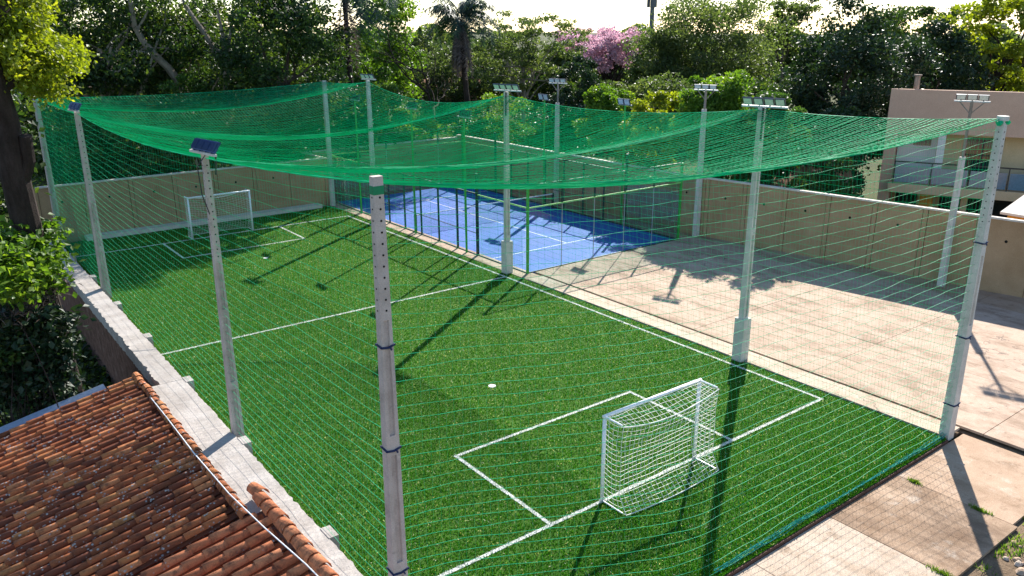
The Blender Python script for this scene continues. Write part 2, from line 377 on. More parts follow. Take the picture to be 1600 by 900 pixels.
# ---------------------------------------------------------------- retaining wall on the left
MT['plaster'] = m_noise('mortar', [(.3, lin(.32, .28, .25)), (.65, lin(.46, .415, .38))], 1.8, 7, .9, .15, .6, .012, 30, stain=(3, .6, .8, lin(.3, .26, .22)))
MT['brickface'] = m_noise('old_brick_side', [(.3, lin(.09, .05, .035)), (.6, lin(.2, .11, .08)), (.75, lin(.26, .22, .19))], 3, 7, .95, .1, .9, .03, 22)
rw = thing('retaining_wall', 'low pale mortar topped retaining wall between turf and dark garden', 'wall', (-13.9, 12, -2.6))
WT = .38
mb = MB(); mb.box(-14.02, -13.56, -6, 33, -2.6, .2)
mb.build('wall', 'brickface', rw)
def rough_cap(x0, x1, y0, y1, z0, z1, jag=.05):
    m = MB(); k = max(2, int((y1-y0)/.12)); yy = np.linspace(y0, y1, k)
    l = x0+rng.normal(size=k)*jag*.5; r = x1+rng.normal(size=k)*.012; h = z1+rng.normal(size=k)*.0015
    V = np.concatenate([np.stack([l, yy, np.full(k, z0)], 1), np.stack([r, yy, np.full(k, z0)], 1), np.stack([r, yy, h], 1), np.stack([l+.01, yy, h], 1)])
    i = np.arange(k-1); Q = []
    for a, b in ((0, 1), (1, 2), (2, 3), (3, 0)): Q.append(np.stack([a*k+i, b*k+i, b*k+i+1, a*k+i+1], 1))
    m.add(V, np.concatenate(Q)); m.add(V[[0, k, 2*k, 3*k]], [(3, 2, 1, 0)]); m.add(V[[k-1, 2*k-1, 3*k-1, 4*k-1]], [(0, 1, 2, 3)])
    return m
rough_cap(-14.16, -13.52, 11.1, 33, .2, WT).build('coping', 'plaster', rw)
rough_cap(-14.42, -13.52, -6, 11.09, .2, WT, .02).build('coping', 'plaster', rw)
mb = MB(); mb.box(-14.4, -14.03, -6, 11.05, -2.6, .19); mb.build('wall', 'brickface', rw)
# mortar fascia below the coping on the garden side
rough_cap(-14.1, -14.03, 11.12, 33, -.12, .19, .02).build('fascia', 'plaster', rw)
for y in (2.0, 6.6, 11.0, 15.2, 19.2, 23.3, 27.4):
    mb = MB(); mb.box(-13.53, -13.33, y-.2, y+.2, .01, WT+.012); mb.build('pilaster', 'plaster', rw)

# ---------------------------------------------------------------- panel walls
MT['panel'] = m_noise('tan_render', [(.3, lin(.33, .205, .11)), (.7, lin(.44, .29, .17))], .9, 6, .85, .2, .25, .006, 45, stain=(1.6, .62, .85, lin(.25, .18, .12)))
MT['panel_cap'] = m_noise('wall_cap', [(.3, lin(.52, .45, .38)), (.7, lin(.66, .6, .53))], 2, 5, .85, .2, .3, .006, 40)
def panel_wall(root, A, B, h, step=2.0, th=.14, vents=True, z0=-.1):
    A = np.array(A, float); B = np.array(B, float); L = np.linalg.norm(B-A); e = (B-A)/L; nn = np.array([-e[1], e[0]])
    k = max(1, round(L/step)); st = L/k
    def P(s_, o, z): q = A+e*s_+nn*o; return (q[0], q[1], z)
    for i in range(k):
        s0, s1 = i*st+.11, (i+1)*st-.11
        m = MB(); m.hexa([P(s0, -th/2+.02, z0), P(s1, -th/2+.02, z0), P(s1, th/2-.02, z0), P(s0, th/2-.02, z0)], [P(s0, -th/2+.02, h), P(s1, -th/2+.02, h), P(s1, th/2-.02, h), P(s0, th/2-.02, h)])
        pn = m.build('panel', 'panel', root)
        if vents:
            m = MB()
            for sg in (-1, 1): m.disc(P((s0+s1)/2, sg*(th/2-.021), h*.72), tuple(nn*sg)+(0,), .055, .012, 10)
            m.build('vent', 'dark', root)
    for i in range(k+1):
        s_ = i*st; m = MB(); o = th/2
        m.hexa([P(s_-.085, -o, z0), P(s_+.085, -o, z0), P(s_+.085, o, z0), P(s_-.085, o, z0)], [P(s_-.085, -o, h-.001), P(s_+.085, -o, h-.001), P(s_+.085, o, h-.001), P(s_-.085, o, h-.001)])
        m.build('post', 'panel', root)
    m = MB(); o = .02; m.hexa([P(.05, -o, z0), P(L-.05, -o, z0), P(L-.05, o, z0), P(.05, o, z0)], [P(.05, -o, h-.002), P(L-.05, -o, h-.002), P(L-.05, o, h-.002), P(.05, o, h-.002)]); m.build('core', 'brickface', root)
    m = MB(); o = th/2+.03
    m.hexa([P(-.1, -o, h+.001), P(L+.1, -o, h+.001), P(L+.1, o, h+.001), P(-.1, o, h+.001)], [P(-.1, -o, h+.07), P(L+.1, -o, h+.07), P(L+.1, o, h+.07), P(-.1, o, h+.07)])
    m.build('coping', 'panel_cap', root)
bw = thing('panel_wall', 'tan panel wall behind the far goal', 'wall', (-6.5, 31.75, -.1))
panel_wall(bw, (-13.9, 31.75), (.45, 31.75), 2.62, 2.05)
m = MB(); m.box(-12.2, -.2, 31.05, 31.66, 0.01, .2); m.build('ledge', 'panel_cap', bw)
rwl = thing('panel_wall', 'tan panel wall with pale coping beside the bare concrete yard', 'wall', (12.6, 5, -.1))
panel_wall(rwl, (14.95, -9.3), (11.45, 13.6), 2.8, 1.95)
rw2 = thing('panel_wall', 'tan panel wall running behind the blue court', 'wall', (11.4, 24, -.1))
panel_wall(rw2, (11.45, 13.8), (11.35, 34.6), 2.75, 2.05)
rw3 = thing('panel_wall', 'tan panel wall closing the far end of the blue court', 'wall', (6, 34.7, -.1))
panel_wall(rw3, (.45, 31.9), (.45, 34.6), 2.6, 1.35, vents=False)
panel_wall(rw3, (.62, 34.7), (11.2, 34.7), 2.6, 2.1)
# ================================================================== POLES
def flood_bar(root, top, bdir, fdir, n=4, pitch=.29, tilt=35, back='lamp_body', sz=(.27, .24), mat_bar='galv'):
    """a cross bar with n floodlights; bdir along the bar, fdir the way they face"""
    top = np.array(top, float); b = np.array(tuple(bdir)+(0,), float); b /= np.linalg.norm(b)
    f = np.array(tuple(fdir)+(0,), float); f -= (f@b)*b; f /= np.linalg.norm(f)
    L = n*pitch+.08
    m = MB(); m.bar(top-b*L/2, top+b*L/2, .06, .05); m.build('cross_bar', mat_bar, root)
    ct, st = math.cos(R(tilt)), math.sin(R(tilt))
    nrm = f*ct+np.array([0, 0, -st]); upv = f*st+np.array([0, 0, ct])
    for i in range(n):
        c = top+b*((i-(n-1)/2)*pitch)+np.array([0, 0, .16])+f*.06
        w2, h2 = sz[0]/2, sz[1]/2
        P = lambda u, v, d: c+b*u+upv*v+nrm*d
        m = MB()
        m.hexa([P(-w2, -h2, 0), P(w2, -h2, 0), P(w2, h2, 0), P(-w2, h2, 0)], [P(-w2, -h2, .05), P(w2, -h2, .05), P(w2, h2, .05), P(-w2, h2, .05)])
        for q in np.linspace(-w2*.75, w2*.75, 6): m.hexa([P(q-.006, -h2*.8, -.035), P(q+.006, -h2*.8, -.035), P(q+.006, h2*.8, -.035), P(q-.006, h2*.8, -.035)], [P(q-.006, -h2*.8, -.001), P(q+.006, -h2*.8, -.001), P(q+.006, h2*.8, -.001), P(q-.006, h2*.8, -.001)])
        m.bar(P(0, -h2, .02), top+b*((i-(n-1)/2)*pitch), .03, .03)
        hd = m.build('floodlight', back, root)
        m = MB(); k = .82
        m.hexa([P(-w2*k, -h2*k, .049), P(w2*k, -h2*k, .049), P(w2*k, h2*k, .049), P(-w2*k, h2*k, .049)], [P(-w2*k, -h2*k, .056), P(w2*k, -h2*k, .056), P(w2*k, h2*k, .056), P(-w2*k, h2*k, .056)])
        m.build('lens', 'lamp_glass', hd)
def concrete_pole(label, x, y, h, z0=-.1, b=(.26, .2), t=(.14, .11), slots=(), holes=None, straps=(), mat='concrete_pole', sleeve=None, band=None, cap=False, group='concrete net poles round the pitch'):
    root = thing('net_pole', label, 'pole', (x, y, max(z0, 0)), group)
    def wd(z): k = (z-z0)/(h-z0); return (b[0]+(t[0]-b[0])*k)/2, (b[1]+(t[1]-b[1])*k)/2
    m = MB(); zs = [z0]; flags = []
    for a, c in sorted(slots): zs += [a, c]
    zs.append(h); zs = sorted(zs)
    for i in range(len(zs)-1):
        a, c = zs[i], zs[i+1]; slot = any(abs(a-s[0]) < 1e-6 for s in slots)
        if not slot:
            ring = [[(x+sx*wd(z)[0], y+sy*wd(z)[1], z) for sx, sy in ((-1, -1), (1, -1), (1, 1), (-1, 1))] for z in (a, c)]
            m.hexa(ring[0], ring[1])
        else:
            V = []
            for z in (a, c):
                wx, wy = wd(z); g = wx*.45; d = wy*.45
                V += [(x+p, y+q, z) for p, q in ((-wx, -wy), (-g, -wy), (-g*.8, -wy+d), (g*.8, -wy+d), (g, -wy), (wx, -wy), (wx, wy), (g, wy), (g*.8, wy-d), (-g*.8, wy-d), (-g, wy), (-wx, wy))]
            m.add(V, [(k, (k+1) % 12, 12+(k+1) % 12, 12+k) for k in range(12)])
    m.build('shaft', mat, root)
    if holes:
        m = MB(); a, c, n = holes
        for z in np.linspace(a, c, n):
            wx, wy = wd(z)
            m.disc((x+wx*.15, y-wy-.001, z), (0, -1, 0), .017, .003, 8); m.disc((x+wx*.15, y+wy+.001, z), (0, 1, 0), .017, .003, 8)
            m.disc((x-wx-.001, y, z), (-1, 0, 0), .014, .003, 8)
        tag(m.build('bolt_holes', 'dark', root), kind='stuff')
    for z in straps:
        wx, wy = wd(z); m = MB(); e = .012
        pts = [(x-wx-e, y-wy-e, z), (x, y-wy-e, z-.02), (x+wx+e, y-wy-e, z+.01), (x+wx+e, y+wy+e, z), (x-wx-e, y+wy+e, z+.01), (x-wx-e, y-wy-e, z)]
        m.tube(pts, .018, 6); m.tube([(x+wx*.3, y-wy-e, z), (x+wx*.5, y-wy-.03, z-.06)], .015, 5)
        m.build('strap', 'strap', root)
    if sleeve:
        z1, r_ = sleeve; m = MB(); m.box(x-r_, x+r_, y-r_, y+r_, max(z0, -.005), z1); m.build('sleeve', 'concrete_white', root)
    if band:
        wx, wy = wd(band); m = MB(); e = .006; m.box(x-wx-e, x+wx+e, y-wy-e, y+wy+e, band-.06, band+.06); m.build('band', 'green_band', root)
    if cap:
        wx, wy = wd(h); m = MB(); m.tube([(x, y, h-.08), (x, y, h+.02)], wx*1.35, 10); m.build('top_wrap', 'concrete_white', root)
        m = MB(); m.tube([(x-.18, y, h-.14), (x-.05, y-.02, h-.1), (x+.1, y-.08, h-.12), (x+.12, y+.05, h-.1), (x-.08, y+.06, h-.11)], .055, 6); m.build('net_knot', 'net', root)
    return root
NLx, NLy = -13.53, -.9
nl = concrete_pole('concrete net pole with a green band at its top and three dark blue ties', NLx, NLy, 7.69, b=(.275, .21), t=(.15, .115), slots=((.2, 1.25), (1.5, 3.42), (3.75, 5.6)), holes=(5.75, 7.4, 11), straps=(1.33, 3.52, 5.2), band=7.5)
l2 = concrete_pole('concrete pole carrying a dark blue floodlight bank above the paler wide coping', -13.39, 7.17, 7.05, b=(.26, .2), t=(.13, .1), slots=((.3, 1.5), (1.7, 3.3), (3.5, 4.6)), holes=(4.75, 6.8, 13))
flood_bar(l2, (-13.5, 6.9, 7.1), (.16, -1), (1, .1), 4, .26, 35, 'lamp_sky_blue', (.25, .26), 'concrete_white')
m = MB(); m.tube([(-13.42, 7.0, 7.05), (-13.62, 7.0, 6.8), (-13.6, 6.98, 6.2), (-13.48, 7.0, 5.75)], .012, 5); m.tube([(-13.3, 6.7, 7.05), (-13.25, 7.0, 6.6)], .02, 5); m.build('cable', 'black', l2)
l3 = concrete_pole('concrete pole with a small blue floodlight bank beside the narrow broken coping', -13.36, 21.36, 6.85, b=(.3, .22), t=(.17, .13), slots=((.4, 1.8), (2.0, 3.6)), holes=(4.3, 6.4, 12))
flood_bar(l3, (-13.5, 21.1, 6.92), (.2, -1), (1, .1), 3, .26, 35, 'lamp_sky_blue', (.25, .26), 'concrete_white')
l4 = concrete_pole('weathered pole at the corner of the tan wall and the garden', -13.3, 31.0, 6.78, b=(.28, .22), t=(.2, .16), slots=((.4, 2.2), (2.5, 4.6)))
flood_bar(l4, (-13.35, 30.9, 6.85), (.2, -1), (1, .1), 3, .26, 35, 'lamp_body', (.25, .24))
p1 = concrete_pole('bare concrete pole standing where turf meets cracked slabs', .66, -3.02, 7.72, b=(.3, .24), t=(.18, .15), slots=((2.9, 4.6),), holes=(5.4, 7.4, 14), straps=(.85, 2.6, 4.9), mat='concrete_white', cap=True)
p2 = concrete_pole('floodlight pole with a white sleeve between turf and bare concrete yard', .48, 3.08, 7.5, b=(.24, .2), t=(.17, .14), slots=((1.4, 3.9), (4.1, 6.4)), mat='concrete_white', sleeve=(1.35, .17))
flood_bar(p2, (.48, 3.0, 7.52), (.3, -1), (-1, -.3), 4, .3, 35)
p3 = concrete_pole('floodlight pole with a white sleeve at the corner of the blue court', .42, 14.7, 7.25, b=(.22, .2), t=(.15, .13), slots=((1.6, 3.9),), mat='concrete_white', sleeve=(1.35, .17), straps=(4.9,))
flood_bar(p3, (.42, 14.62, 7.3), (.3, -1), (-1, -.3), 4, .3, 35)
for r_, x, y, h in ((p2, .48, 3.08, 7.5), (p3, .42, 14.7, 7.25)):
    m = MB(); m.tube([(x-.1, y-.12, h), (x-.12, y-.13, h-.9)], .03, 5); m.tube([(x-.12, y-.13, h-.5), (x+.1, y-.12, h-.25)], .015, 5); m.build('cable', 'black', r_)
p4 = concrete_pole('floodlight pole beside the middle of the blue court', .48, 26.1, 7.15, b=(.24, .2), t=(.16, .14), mat='concrete_white', slots=((1.6, 3.9),))
flood_bar(p4, (.48, 26.0, 7.2), (.3, -1), (-1, -.3), 3, .3, 35)
p5 = concrete_pole('plain pale pole at the corner of the tan wall and the blue court', .5, 31.2, 6.9, b=(.24, .2), t=(.2, .16), mat='concrete_white')

# light poles on the yard side wall: concrete shaft with slim steel extension and bracing
def yard_pole(label, x, y, h, hc, n=3):
    root = thing('light_pole', label, 'light pole', (x, y, 0), 'light poles along the yard wall')
    m = MB(); k = hc/h; m.hexa([(x-.13, y-.11, -.1), (x+.13, y-.11, -.1), (x+.13, y+.11, -.1), (x-.13, y+.11, -.1)], [(x-.09, y-.08, hc), (x+.09, y-.08, hc), (x+.09, y+.08, hc), (x-.09, y+.08, hc)])
    m.build('shaft', 'concrete_white', root)
    m = MB(); m.tube([(x+.03, y, hc-1.6), (x+.03, y, h)], .055, 8); m.build('extension', 'bark_pale', root)
    b = np.array([.35, -1., 0]); b /= np.linalg.norm(b)
    m = MB(); c = np.array([x+.03, y, 0])
    for s_ in (-1, 1): m.tube([c+np.array([0, 0, h-.45]), c+b*s_*.42+np.array([0, 0, h])], .022, 5)
    m.build('brace', 'bark_pale', root)
    flood_bar(root, (x+.03, y, h), (.35, -1), (-1, -.35), n, .36, 20, 'lamp_body', (.33, .2))
yard_pole('braced three lamp light pole in front of the flat roofed house', 12.58, 2.91, 7.0, 5.0)
yard_pole('three lamp light pole at the corner of the blue court and the yard wall', 11.2, 13.95, 6.85, 6.0)
yard_pole('three lamp light pole at the back of the blue court near dark shrubs', 11.1, 24.2, 6.65, 5.6)

# ================================================================== NETS
def cable_pts(A, B, sag, n=60):
    u = np.linspace(0, 1, n)[:, None]; A = np.array(A, float); B = np.array(B, float)
    P = A+(B-A)*u; P[:, 2] -= 4*sag*u[:, 0]*(1-u[:, 0]); return P
ST = [((-13.53, -.9, 7.6), (.62, -3.0, 7.68), .47), ((-13.39, 7.17, 6.95), (.46, 3.08, 7.45), .75), ((-13.36, 21.36, 6.8), (.42, 14.7, 7.12), 1.15),
      ((-13.34, 26.4, 6.72), (.47, 26.1, 7.08), .7), ((-13.32, 31.0, 6.72), (.5, 31.15, 6.84), .2)]
SG = [(.05, .10, .25), (.22, .33, .35), (.04, .6, .3), (.05, .1, .2)]      # sag between stations: left edge, right edge, middle
def ceil_pt(u, t):
    """u across 0..1, t along 0..4"""
    u = np.asarray(u, float); t = np.asarray(t, float); i = np.clip(t.astype(int), 0, 3); w_ = t-i
    A = np.array([s[0] for s in ST]); B = np.array([s[1] for s in ST]); S = np.array([s[2] for s in ST]); G = np.array(SG)
    def st(j):
        P = A[j]+(B[j]-A[j])*u[..., None]; P[..., 2] -= 4*S[j]*u*(1-u); return P
    P = st(i)*(1-w_)[..., None]+st(i+1)*w_[..., None]
    sag = G[i, 0]*(1-u)+G[i, 1]*u+G[i, 2]*4*u*(1-u)
    P[..., 2] -= 4*sag*w_*(1-w_)
    return P
def wob(P, amp):
    """small slack in the cords"""
    n, m, _ = P.shape
    ph = rng.random((n, 1))*6.28; x = np.arange(m)[None]*.32
    P[..., 2] += amp*np.sin(x*1.7+ph)*rng.random((n, 1)); P[..., 0] += amp*.7*np.sin(x*1.1+ph*2); P[..., 1] += amp*.7*np.cos(x*1.3+ph*3); return P
tl = []; 
for i in range(4):
    L = abs(ST[i+1][0][1]-ST[i][0][1])*.5+abs(ST[i+1][1][1]-ST[i][1][1])*.5; k = int(L/.135)
    tl += list(i+np.arange(k)/k)
tl = np.array(tl+[3.99999]); ul = np.linspace(0, 1, 104)
net = MB()
U, T = np.meshgrid(np.linspace(0, 1, 64), tl); net.strands(wob(ceil_pt(U, T), .02), .0062)
T, U = np.meshgrid(np.linspace(0, 3.99999, 120), ul); net.strands(wob(ceil_pt(U, T), .012), .0045)
cn = thing('ceiling_net', 'sagging green net stretched over the pitch like a roof', 'net', (-6.5, 14, 6))
tag(net.build('mesh', 'net', cn), kind='stuff')
for j, r_ in ((1, .012), (2, .012)):
    m = MB(); m.tube(cable_pts(*ST[j]), r_, 5)
    for q in range(7):        # cords bunched along the cable
        P = cable_pts(*ST[j]); P += np.cumsum(rng.normal(size=P.shape)*.012, axis=0)*np.array([.3, 1, .35]); m.tube(P, .004, 3, False)
    m.build('cross_cable', 'net', cn)
for u_ in (0, 1):
    m = MB(); m.tube(ceil_pt(np.full(150, float(u_)), np.linspace(0, 3.99999, 150)), .009, 5); m.build('edge_rope', 'net', cn)
for t_ in (0, 3.99999):
    m = MB(); m.tube(ceil_pt(np.linspace(0, 1, 60), np.full(60, t_)), .01, 5); m.build('edge_rope', 'net', cn)

def side_net(name, label, topf, botf, length, hz=.2, vt=.13, wave=.02):
    """topf(s), botf(s): s in 0..1 -> point"""
    s = np.linspace(0, 1, 140); tp = topf(s); bt = botf(s); m = MB()
    H = float(np.mean(tp[:, 2]-bt[:, 2])); kv = np.linspace(0.004, 1, int(H/hz))
    P = bt[None]+(tp-bt)[None]*kv[:, None, None]; P = P.copy()
    P[..., 2] += .012*np.sin(s[None]*length*2.1+rng.random((len(kv), 1))*6)-.03*np.abs(np.sin(s[None]*length*.8)) * (1-kv[:, None])
    m.strands(wob(P, wave*.7), .0038)
    sv = np.linspace(0, 1, int(length/vt)); tp2 = topf(sv); bt2 = botf(sv); kk = np.linspace(0, 1, 24)
    P = bt2[:, None]+(tp2-bt2)[:, None]*kk[None, :, None]; m.strands(wob(P.copy(), wave*.35), .0014)
    root = thing(name, label, 'net', tuple(bt[70]))
    tag(m.build('mesh', 'net', root), kind='stuff')
    return root
def ctop(j):
    return lambda s: ceil_pt(s, np.full(len(s), float(j)))
def near_bot(s):
    x = NLx+(.6-NLx)*s; e = np.clip((s)/.38, 0, 1); e = e*e*(3-2*e); return np.stack([x, NLy+(-3.05-NLy)*e, np.full(len(s), .04)], 1)
nn_ = side_net('end_net', 'green net hanging across the near end of the pitch by the cracked slabs', ctop(0), near_bot, 14.2)
s = np.linspace(.38, 1, 120); P = near_bot(s)
m = MB()
for q in range(5): m.tube(P+np.cumsum(rng.normal(size=P.shape)*.006, axis=0)*np.array([.2, 1, .6])+np.array([0, .01*q, .012*q]), .006, 4, False)
for q in range(60):
    i = random.randrange(118); m.tube([P[i], P[i]+np.array([.05, random.uniform(-.05, .05), random.uniform(.03, .14)]), P[i+2]], .004, 3, False)
m.build('bottom_rope', 'rope', nn_)
def left_top(s): return ceil_pt(np.zeros(len(s)), s*3.9999)
def left_bot(s): P = left_top(s); P[:, 2] = .42; P[:, 0] = -13.44; return P
side_net('side_net', 'green net hanging along the retaining wall and garden', left_top, left_bot, 32)
def right_top(s): return ceil_pt(np.ones(len(s)), s*3.9999)
def right_bot(s): P = right_top(s); P[:, 2] = .03; P[:, 0] = .5; return P
side_net('side_net', 'green net hanging between the turf and the yard with the blue court', right_top, right_bot, 34)
def far_bot(s): P = ctop(3.99999)(s); P[:, 2] = .25; P[:, 1] = 31.0; return P
side_net('end_net', 'green net hanging in front of the tan wall behind the far goal', ctop(3.99999), far_bot, 14)

# ================================================================== GOALS
def goal(label, y0, sg, n_grp='goals'):
    gw = 2.945; xl, xr, H = cx-gw/2, cx+gw/2, 2.0; r_ = .042
    root = thing('goal', label, 'goal', (cx, y0, 0), n_grp)
    for x in (xl, xr):
        m = MB(); m.tube([(x, y0, 0), (x, y0, H-.001)], r_, 12); m.build('post', 'white_paint', root, smooth=True)
        m = MB(); m.tube([(x, y0, H), (x, y0-sg*.5, H)], .024, 8); m.build('top_arm', 'white_paint', root)
        m = MB(); m.tube([(x, y0, .03), (x+(.0), y0-sg*.62, .03)], .016, 6); m.build('ground_bar', 'white_paint', root)
    m = MB(); m.tube([(xl-r_, y0, H+.001), (xr+r_, y0, H+.001)], r_, 12); m.build('crossbar', 'white_paint', root, smooth=True)
    m = MB()
    # profile: front bar -> top back -> hanging down -> ground, param q ; across u
    def srf(u, q):
        u = np.asarray(u, float); q = np.asarray(q, float); sag = 4*u*(1-u)
        yt = np.interp(q, [0, .2, .35, .8, 1], [0, .55, .5, .52, .72]); zt = np.interp(q, [0, .2, .35, .8, 1], [2.0, 1.98, 1.55, .38, .03])
        dz = np.interp(q, [0, .2, .5, 1], [0, .22, .12, 0]); dy = np.interp(q, [0, .2, .6, 1], [0, -.03, -.12, .1])
        return np.stack([xl+gw*u, y0-sg*(yt+dy*sag), np.maximum(zt-dz*sag, .025)], -1)
    us = np.linspace(0, 1, 23); qs = np.linspace(0.03, 1, 24)
    Q, U = np.meshgrid(np.linspace(0, 1, 40), us); m.strands(wob(srf(U, Q), .012), .005)
    U, Q = np.meshgrid(np.linspace(0, 1, 40), qs); m.strands(wob(srf(U, Q), .015), .005)
    for x in (xl, xr):      # side panels
        zz = np.linspace(.05, 1.98, 18); t = np.linspace(0, 1, 8)
        def dep(z): return np.interp(z, [.03, .38, 1.55, 1.98], [.72, .52, .5, .55])
        m.strands(wob(np.stack([np.stack([np.full(8, x), y0-sg*t*dep(z), np.full(8, z)-.05*np.sin(t*math.pi)], 1) for z in zz]), .008), .0048)
        m.strands(wob(np.stack([np.stack([np.full(20, x), y0-sg*f*dep(np.linspace(.03, 1.98, 20)), np.linspace(.03, 1.98, 20)], 1) for f in (.25, .5, .75, 1)]), .008), .0048)
    tag(m.build('net', 'goal_net', root), kind='stuff')
    m = MB(); m.tube(srf(np.linspace(0, 1, 30), np.full(30, .2)), .014, 6); m.build('net_rope', 'goal_net', root)
    m = MB(); m.tube(srf(np.linspace(0, 1, 30), np.full(30, 1.)), .011, 6); m.build('net_rope', 'goal_net', root)
goal('white goal with slack net on the goal line beside the bare cracked slabs', 0, 1)
goal('white goal in front of the tan panel wall', L_, -1)

# ================================================================== PADEL ENCLOSURE
pe = thing('court_enclosure', 'green steel, glass and mesh cage round the blue court', 'fence', ((CX0+CX1)/2, CY0, 0))
HG, HM = 2.73, 3.64
def post(x, y, h, mat, w_=.07): m = MB(); m.box(x-w_/2, x+w_/2, y-w_/2, y+w_/2, -.02, h); return m.build('post', mat, pe)
def wires(A, B, z0, z1, pitch=.075):
    m = MB(); A = np.array(A, float); B = np.array(B, float); L = np.linalg.norm(B-A)
    k = int(L/pitch); s = np.linspace(0, 1, k); Q = A+(B-A)*s[:, None]
    P = np.zeros((k, 2, 3)); P[:, :, :2] = Q[:, None]; P[:, 0, 2] = z0; P[:, 1, 2] = z1; m.strands(P, .0022)
    kz = int((z1-z0)/pitch); P = np.zeros((kz, 2, 3)); P[:, 0, :2] = A; P[:, 1, :2] = B; P[:, :, 2] = np.linspace(z0, z1, kz)[:, None]; m.strands(P, .0022)
    return tag(m.build('wire_mesh', 'wire', pe), kind='stuff')
def pane(A, B, z0, z1):
    m = MB(); A = np.array(A, float); B = np.array(B, float); e = (B-A)/np.linalg.norm(B-A); nn = np.array([-e[1], e[0]])*.006; A = A+e*.012; B = B-e*.012
    c = [A-nn, B-nn, B+nn, A+nn]; m.hexa([(p[0], p[1], z0) for p in c], [(p[0], p[1], z1) for p in c]); return m.build('glass_pane', 'glass', pe)
def rail(A, B, mat='padel_rail', w_=.05): m = MB(); m.bar(A, B, w_, w_); return m.build('rail', mat, pe)
def endwall(y):
    xs = np.linspace(CX0, CX1, 6)
    for a, b in zip(xs[:-1], xs[1:]): pane((a, y), (b, y), .03, HG-.04)
    for x in xs[1:-1]:
        m = MB(); m.box(x-.03, x+.03, y-.03, y+.03, HG+.03, HM); m.build('upper_post', 'padel_dark', pe)
        m = MB(); m.box(x-.012, x+.012, y-.012, y+.012, .02, HG-.03); m.build('pane_joint', 'galv', pe)
    rail((CX0+.04, y, HG), (CX1-.04, y, HG)); wires((CX0, y), (CX1, y), HG+.03, HM); rail((CX0+.04, y, HM), (CX1-.04, y, HM), 'padel_dark', .04)
endwall(CY0); endwall(CY1)
for x in (CX0, CX1):
    for y in (CY0, CY1): post(x, y, HM, 'padel_green', .09)
    sides = [CY0, 15.83, 17.6]; sides2 = [CY1-3.55, CY1-1.77, CY1]
    for S_ in (sides, sides2):
        for a, b in zip(S_[:-1], S_[1:]): pane((x, a), (x, b), .03, HG-.04)
        rail((x, S_[0]+.05, HG), (x, S_[-1]-.05, HG)); wires((x, S_[0]), (x, S_[-1]), HG+.03, HM)
    yy = np.linspace(17.6, CY1-3.55, 8)
    for i, y in enumerate(yy): post(x, y, HM if i in (0, 7) else HG, 'padel_dark', .1 if i in (0, 7) else .07)
    wires((x, 17.65), (x, CY1-3.6), .03, HG); rail((x, 17.66, HG+.03), (x, CY1-3.6, HG+.03), 'padel_dark', .05); rail((x, 17.66, 1.0), (x, CY1-3.6, 1.0), 'padel_dark', .025)
    rail((x, CY0+.05, .03), (x, CY1-.05, .03), 'padel_dark', .05)
rail((CX0+.05, CY0, .03), (CX1-.05, CY0, .03), 'padel_dark', .05)
pn = thing('padel_net', 'low dark net across the middle of the blue court', 'net', ((CX0+CX1)/2, 23.1, 0))
for x in (CX0+.12, CX1-.12): m = MB(); m.box(x-.05, x+.05, 23.05, 23.15, -.01, .86); m.build('post', 'padel_dark', pn)
m = MB(); xs = np.linspace(CX0+.18, CX1-.18, 120)
P = np.zeros((120, 2, 3)); P[:, :, 0] = xs[:, None]; P[:, :, 1] = 23.1; P[:, 1, 2] = .78; m.strands(P, .003)
P = np.zeros((10, 2, 3)); P[:, 0, 0] = xs[0]; P[:, 1, 0] = xs[-1]; P[:, :, 1] = 23.1; P[:, :, 2] = np.linspace(.02, .78, 10)[:, None]; m.strands(P, .003)
tag(m.build('mesh', 'wire', pn), kind='stuff'); m = MB(); m.box(CX0+.18, CX1-.18, 23.085, 23.115, .781, .83); m.build('tape', 'white_paint', pn)
def court_lamp(label, x, y, h, dx):
    root = thing('court_light', label, 'light pole', (x, y, 0), 'green light poles round the blue court')
    m = MB(); m.tube([(x, y, -.02), (x, y, h)], .05, 8); m.build('pole', 'padel_green', root)
    flood_bar(root, (x, y, h+.02), (0, 1), (dx, 0), 2, .42, 18, 'lamp_body', (.38, .3))
court_lamp('green light pole by the first mesh post of the blue court beside the turf', CX0-.12, 18.3, 5.95, 1)
court_lamp('green light pole by the low court net on the turf side', CX0-.12, 22.7, 6.0, 1)
court_lamp('green light pole at the far end of the blue court beside the turf', CX0-.12, 28.4, 6.0, 1)
court_lamp('green light pole of the blue court on the yard wall side, by the glass end', CX1+.12, 18.0, 5.95, -1)
court_lamp('green light pole of the blue court on the yard wall side, by the low net', CX1+.12, 24.2, 5.8, -1)
